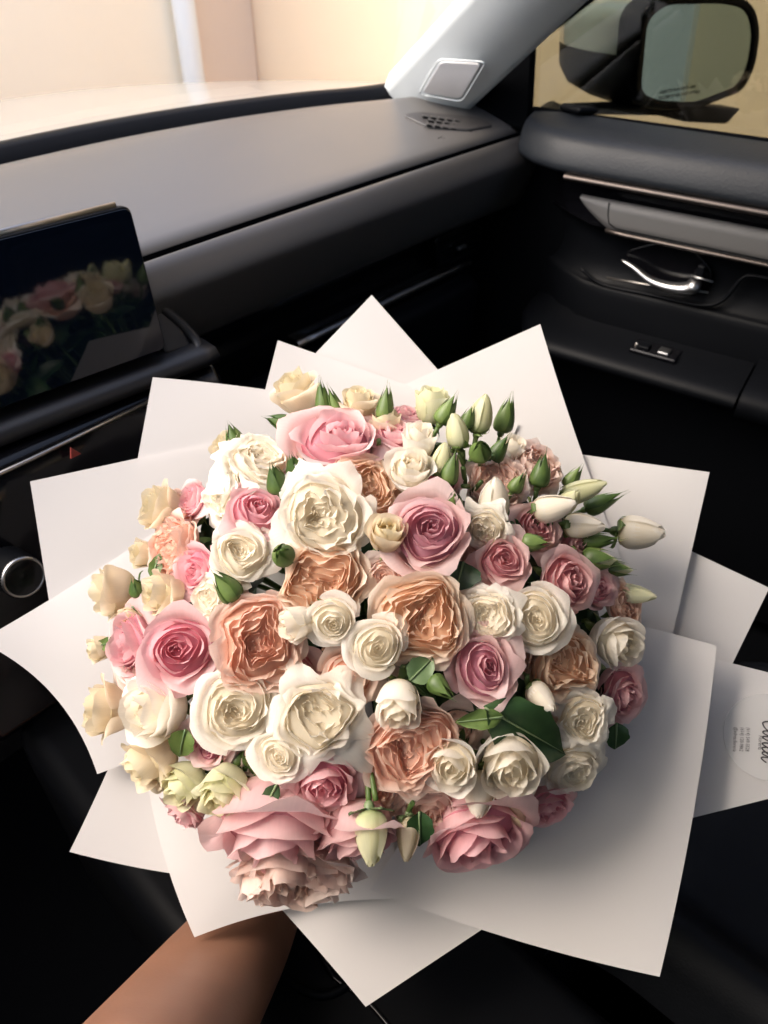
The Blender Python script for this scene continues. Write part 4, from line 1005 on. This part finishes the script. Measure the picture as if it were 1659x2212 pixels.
BUDS = [  # material, x, y, length, width, facing right, facing down, lift, openness, sepal material, label
 ('green_white', 1040, 893, 84, 56, .22, -.95, 8, .05, 'bud', 'closed white bud highest on the right, between two green buds', (1000, 975, -2)),
 ('green_white', 986, 930, 78, 54, -.15, -.93, 14, .25, 'bud', 'closed white bud with a frilled tip, left of the highest closed one', (1000, 1010, -2)),
 ('green_white', 955, 990, 74, 50, .18, -.88, 12, .1, 'bud', 'closed white bud right of the half open white roses, beside a green bud', (970, 1050, -2)),
 ('white', 1068, 1075, 96, 70, .05, -.90, 12, .02, 'bud', 'pointed white bud standing upright in the middle of the bud cluster', (1060, 1140, -7)),
 ('white', 1198, 1096, 92, 62, .90, -.20, 12, .2, 'bud', 'white bud on a thick green stem pointing right, nearest to the round green bud', (1095, 1145, 2)),
 ('green_white', 1262, 1058, 96, 50, .92, -.30, 2, .1, 'bud', 'white bud pointing right, uppermost of the right hand buds', (1190, 1090, -2)),
 ('green_white', 1228, 1082, 66, 48, .6, -.6, 4, .1, 'bud', 'small white bud tucked between the two upper right hand buds', (1190, 1130, -2)),
 ('white', 1262, 1136, 84, 56, .96, .02, 6, .3, 'bud', 'white bud with a brown tip pointing right', (1170, 1165, -2)),
 ('white', 1386, 1150, 92, 74, .93, .05, 0, .5, 'bud', 'white bud furthest to the right, over the paper', (1240, 1190, -2)),
 ('green_white', 1372, 1284, 84, 44, .96, .10, 0, .2, 'bud', 'slim white bud with long green sepals at the right edge', (1280, 1270, -4)),
 ('white', 1035, 1716, 92, 74, -.05, .85, 4, .3, 'bud', 'white bud nodding down between the pair of nodding white roses', None),
 ('cream', 1112, 1752, 66, 52, .4, .85, -6, .2, 'bud', 'cream bud under the right nodding white rose', None),
 ('green_white', 800, 1810, 104, 76, .04, .93, 18, .35, 'pale', 'white bud hanging down with spread pale sepals at the bottom', (812, 1730, 4)),
 ('cream', 880, 1812, 84, 52, -.05, .93, 2, .15, 'pale', 'cream bud hanging beside the pale sepalled one at the bottom', None),
 ('white', 1172, 1508, 74, 56, .55, .55, 10, .2, 'bud', 'white bud with a dark green sepal above the large dark leaf', None),
]
for i, (mt, x, y, L, wd, tx, ty, dz, op, sm_, lb, to) in enumerate(BUDS):
    ln = ((.25, .7, 1.2, .35, .9), (.5, 1.3, .2, .8, .3), (.9, .3, .6, 1.4, .2))[i % 3]
    if 'long green' in lb or 'dark green sepal' in lb: ln = (.1, .35, .2, .5, .15)
    if 'spread pale' in lb: ln = (1.0, 1.15, .9, 1.2, 1.0)
    bud(mt, x, y, L, wd, tx, ty, dz, 'white_rosebud', lb, BU, 300+i, ln, sm_, op, to)
GREEN = [  # x, y, length, width, right, down, lift, label, stem target
 (697, 858, 88, 36, -.12, -.95, 8, 'slim green bud at the top, beside the topmost cream rose', (735, 940, -12), 0),
 (722, 868, 84, 30, -.35, -.9, 6, 'slim green bud at the top leaning left, its tip beside another green bud', (750, 940, -12), 0),
 (834, 868, 86, 40, .10, -.96, 10, 'tall green bud standing at the top between two cream roses', (818, 950, 2), 0),
 (968, 882, 82, 44, .45, -.86, 12, 'green bud leaning right in front of the tall half open white rose', (950, 960, -2), 0),
 (1093, 893, 92, 44, .25, -.93, 10, 'green bud standing highest on the right', (1065, 985, 4), 0),
 (1038, 970, 60, 50, .02, -.55, 18, 'plump round light green bud in the middle of the bud cluster', (1000, 1050, -2), 0),
 (976, 1010, 86, 42, .25, -.90, 16, 'green bud under the frilled white bud', (975, 1080, 2), 0),
 (1080, 968, 80, 40, .55, -.8, 4, 'dark green bud below the highest green one', (1040, 1040, -2), 0),
 (1170, 1012, 88, 44, .22, -.95, 12, 'green bud on a long stem in front of the blush pink rose', (1105, 1130, 4), 0),
 (980, 1080, 64, 48, .12, -.62, 16, 'round green bud above the purple hearted pink rose', (985, 1140, -2), 0),
 (1306, 1082, 96, 40, .90, -.40, 2, 'green bud pointing right over the paper at the far right', (1220, 1130, -2), 0),
 (1158, 1172, 66, 42, .94, .02, 14, 'small green bud right of the dusty pink rose', (1110, 1190, 2), 0),
 (1300, 1166, 92, 38, .95, -.10, 4, 'green bud behind the white bud furthest right', (1210, 1195, 0), 0),
 (1300, 1208, 88, 50, .94, .05, 2, 'green bud showing a little white, below the row of right hand buds', (1220, 1210, 0), 1),
 (600, 910, 64, 40, -.92, -.3, 4, 'green bud pointing left in front of paper at the top left', (645, 935, -6), 0),
 (504, 940, 70, 42, -.35, -.88, 2, 'green bud with a pointed tip above the upward facing white rose', (530, 1000, -8), 0),
 (637, 1005, 72, 46, -.25, -.80, 14, 'dark green bud beside the big pink rose at the top', (655, 1060, 2), 0),
 (596, 1030, 82, 50, -.25, -.85, 20, 'dark green bud in front of the upward facing white rose', (620, 1090, 0), 0),
 (609, 1196, 56, 52, -.30, -.25, 24, 'round green bud between the round white rose and the ruffled peach rose', None, 0),
 (484, 1262, 92, 54, -.62, -.70, 22, 'large dark green pointed bud over the left white rose', (540, 1310, 0), 0),
 (955, 1487, 70, 46, .62, .55, 14, 'dark green bud under the darkest peach rose, pointing down right', (930, 1450, -2), 0),
 (1012, 900, 60, 34, .35, -.9, 4, 'small green bud between the tall half open white rose and the highest closed white bud', (985, 960, -4), 0),
 (1240, 1028, 64, 34, .55, -.78, 0, 'small green bud above the uppermost right hand white bud', (1180, 1100, -4), 0),
 (1338, 1228, 78, 36, .93, .12, 0, 'slim green bud just above the white bud with long green sepals', (1250, 1215, -4), 1),
 (1120, 1040, 58, 34, .5, -.8, 6, 'small green bud left of the long stemmed one, before the blush roses', (1090, 1110, -2), 0),
 (295, 1266, 50, 36, -.3, -.8, 0, 'green bud squeezed between two cream roses at the left', None, 0),
]
for i, (x, y, L, wd, tx, ty, dz, lb, to, tp) in enumerate(GREEN):
    green_bud(x, y, L, wd, tx, ty, dz, lb, 500+i, to, tp)
big_leaf(1040, 1525, 1228, 1632, .022, 8, 'largest dark green leaf, at the lower right under the mauve rose', bend=.12)
big_leaf(1085, 1548, 985, 1560, .007, 14, 'narrow light green leaf left of the largest leaf', 'bud', .1)
big_leaf(1000, 1215, 985, 1275, .016, -2, 'small dark leaf between the purple hearted rose and the ruffled white rose')
big_leaf(885, 1470, 935, 1420, .010, 8, 'small grey green leaf above the nodding half open white rose', 'pale', .1)
big_leaf(600, 1690, 562, 1765, .006, 14, 'thin dark leaf hanging beside the greenish cream rose', 'leaf', .1)
big_leaf(905, 1750, 908, 1830, .010, 4, 'dark leaf hanging right of the cream hanging bud', 'leaf', .1)
big_leaf(330, 1250, 345, 1195, .005, -4, 'thin curled leaf left of the salmon rose', 'bud', .1)
big_leaf(268, 1385, 205, 1395, .005, -4, 'thin green leaf at the left edge beside the light pink rose', 'bud', .1)
big_leaf(1330, 1560, 1330, 1620, .010, -4, 'small dark leaf at the right behind the lower right white rose', 'leaf', .1)
big_leaf(405, 1570, 385, 1640, .010, 4, 'green leaf between the left cluster and the large white roses', 'bud', .3)

# ================================================================== the arm that holds it
def arm():
    bind = BIND
    el = CAM_POS+ray(88, 1160)*.64; a1 = CAM_POS+ray(182, 1024)*.80; a2 = CAM_POS+ray(250, 925)*.93; wr = CAM_POS+ray(315, 800)*.84
    palm = bind+BX*-.035-BY*.02
    wr = palm+nrm(a2-palm)*.085
    J = [el, a1, a2, wr, (wr+palm)/2, palm]; Rr = [(.068, .060), (.066, .057), (.056, .049), (.029, .023), (.034, .019), (.036, .017)]
    Eg = [(0, 1), (1, 2), (2, 3), (3, 4), (4, 5)]
    V = list(J); hand_dir = nrm(palm-wr); around = nrm(np.cross(BA, hand_dir)) ; side = BA
    for f in range(4):      # fingers close round the stems
        st_ = palm+side*(.026-.0175*f)+hand_dir*.012; pi = 5; r0 = .034; ln = (1.0, 1.08, 1.0, .82)[f]
        for q in range(1, 4):
            an = q*.85*ln; p = st_+hand_dir*(r0*math.sin(an)*1.0+.01*q)+BX*0+nrm(np.cross(hand_dir, side))*(-1)*(r0*(1-math.cos(an)))
            V.append(p); Rr.append(((.0095, .009, .008)[q-1],)*2); Eg.append((pi, len(V)-1)); pi = len(V)-1
    pi = 4; 
    for q in range(1, 4):
        p = J[4]+side*(.018+.014*q)+hand_dir*(.012*q)+nrm(np.cross(hand_dir, side))*(-.014*q); V.append(p); Rr.append(((.0125, .011, .0095)[q-1],)*2); Eg.append((pi, len(V)-1)); pi = len(V)-1
    o0 = V[0]
    me = bpy.data.meshes.new('arm'); me.from_pydata([tuple(v-a1) for v in V], Eg, [])
    root = empty('person', a1); tag(root, 'bare forearm of a person reaching in from the bottom left to hold the bouquet', 'person')
    o = add('arm', me, M['skin'], root)
    m = o.modifiers.new('skin', 'SKIN')
    if not me.skin_vertices: me.skin_vertices.new()
    for i, sv in enumerate(me.skin_vertices[0].data): sv.radius = Rr[i]; sv.use_root = (i == 0)
    m.use_smooth_shade = True
    s = o.modifiers.new('sub', 'SUBSURF'); s.levels = 2; s.render_levels = 3
def skin_mat():
    m, n, l, p = newmat('skin'); p.inputs['Base Color'].default_value = (.36, .17, .095, 1); p.inputs['Roughness'].default_value = .5
    p.inputs['Subsurface Weight'].default_value = .15; p.inputs['Subsurface Radius'].default_value = (.01, .004, .002); p.inputs['Subsurface Scale'].default_value = 1
    tc = n.new('ShaderNodeTexCoord'); z = n.new('ShaderNodeTexNoise'); z.inputs['Scale'].default_value = 350; z.inputs['Detail'].default_value = 6; l.new(tc.outputs['Object'], z.inputs['Vector'])
    b = n.new('ShaderNodeBump'); b.inputs['Strength'].default_value = .15; b.inputs['Distance'].default_value = .0008; l.new(z.outputs['Fac'], b.inputs['Height']); l.new(b.outputs[0], p.inputs['Normal'])
    z2 = n.new('ShaderNodeTexNoise'); z2.inputs['Scale'].default_value = 22; l.new(tc.outputs['Object'], z2.inputs['Vector'])
    r = n.new('ShaderNodeValToRGB'); r.color_ramp.elements[0].color = (.215, .105, .066, 1); r.color_ramp.elements[1].color = (.30, .15, .094, 1); l.new(z2.outputs['Fac'], r.inputs['Fac']); l.new(r.outputs[0], p.inputs['Base Color'])
    return m
M['skin'] = skin_mat()
arm()
bpy.context.view_layer.update()
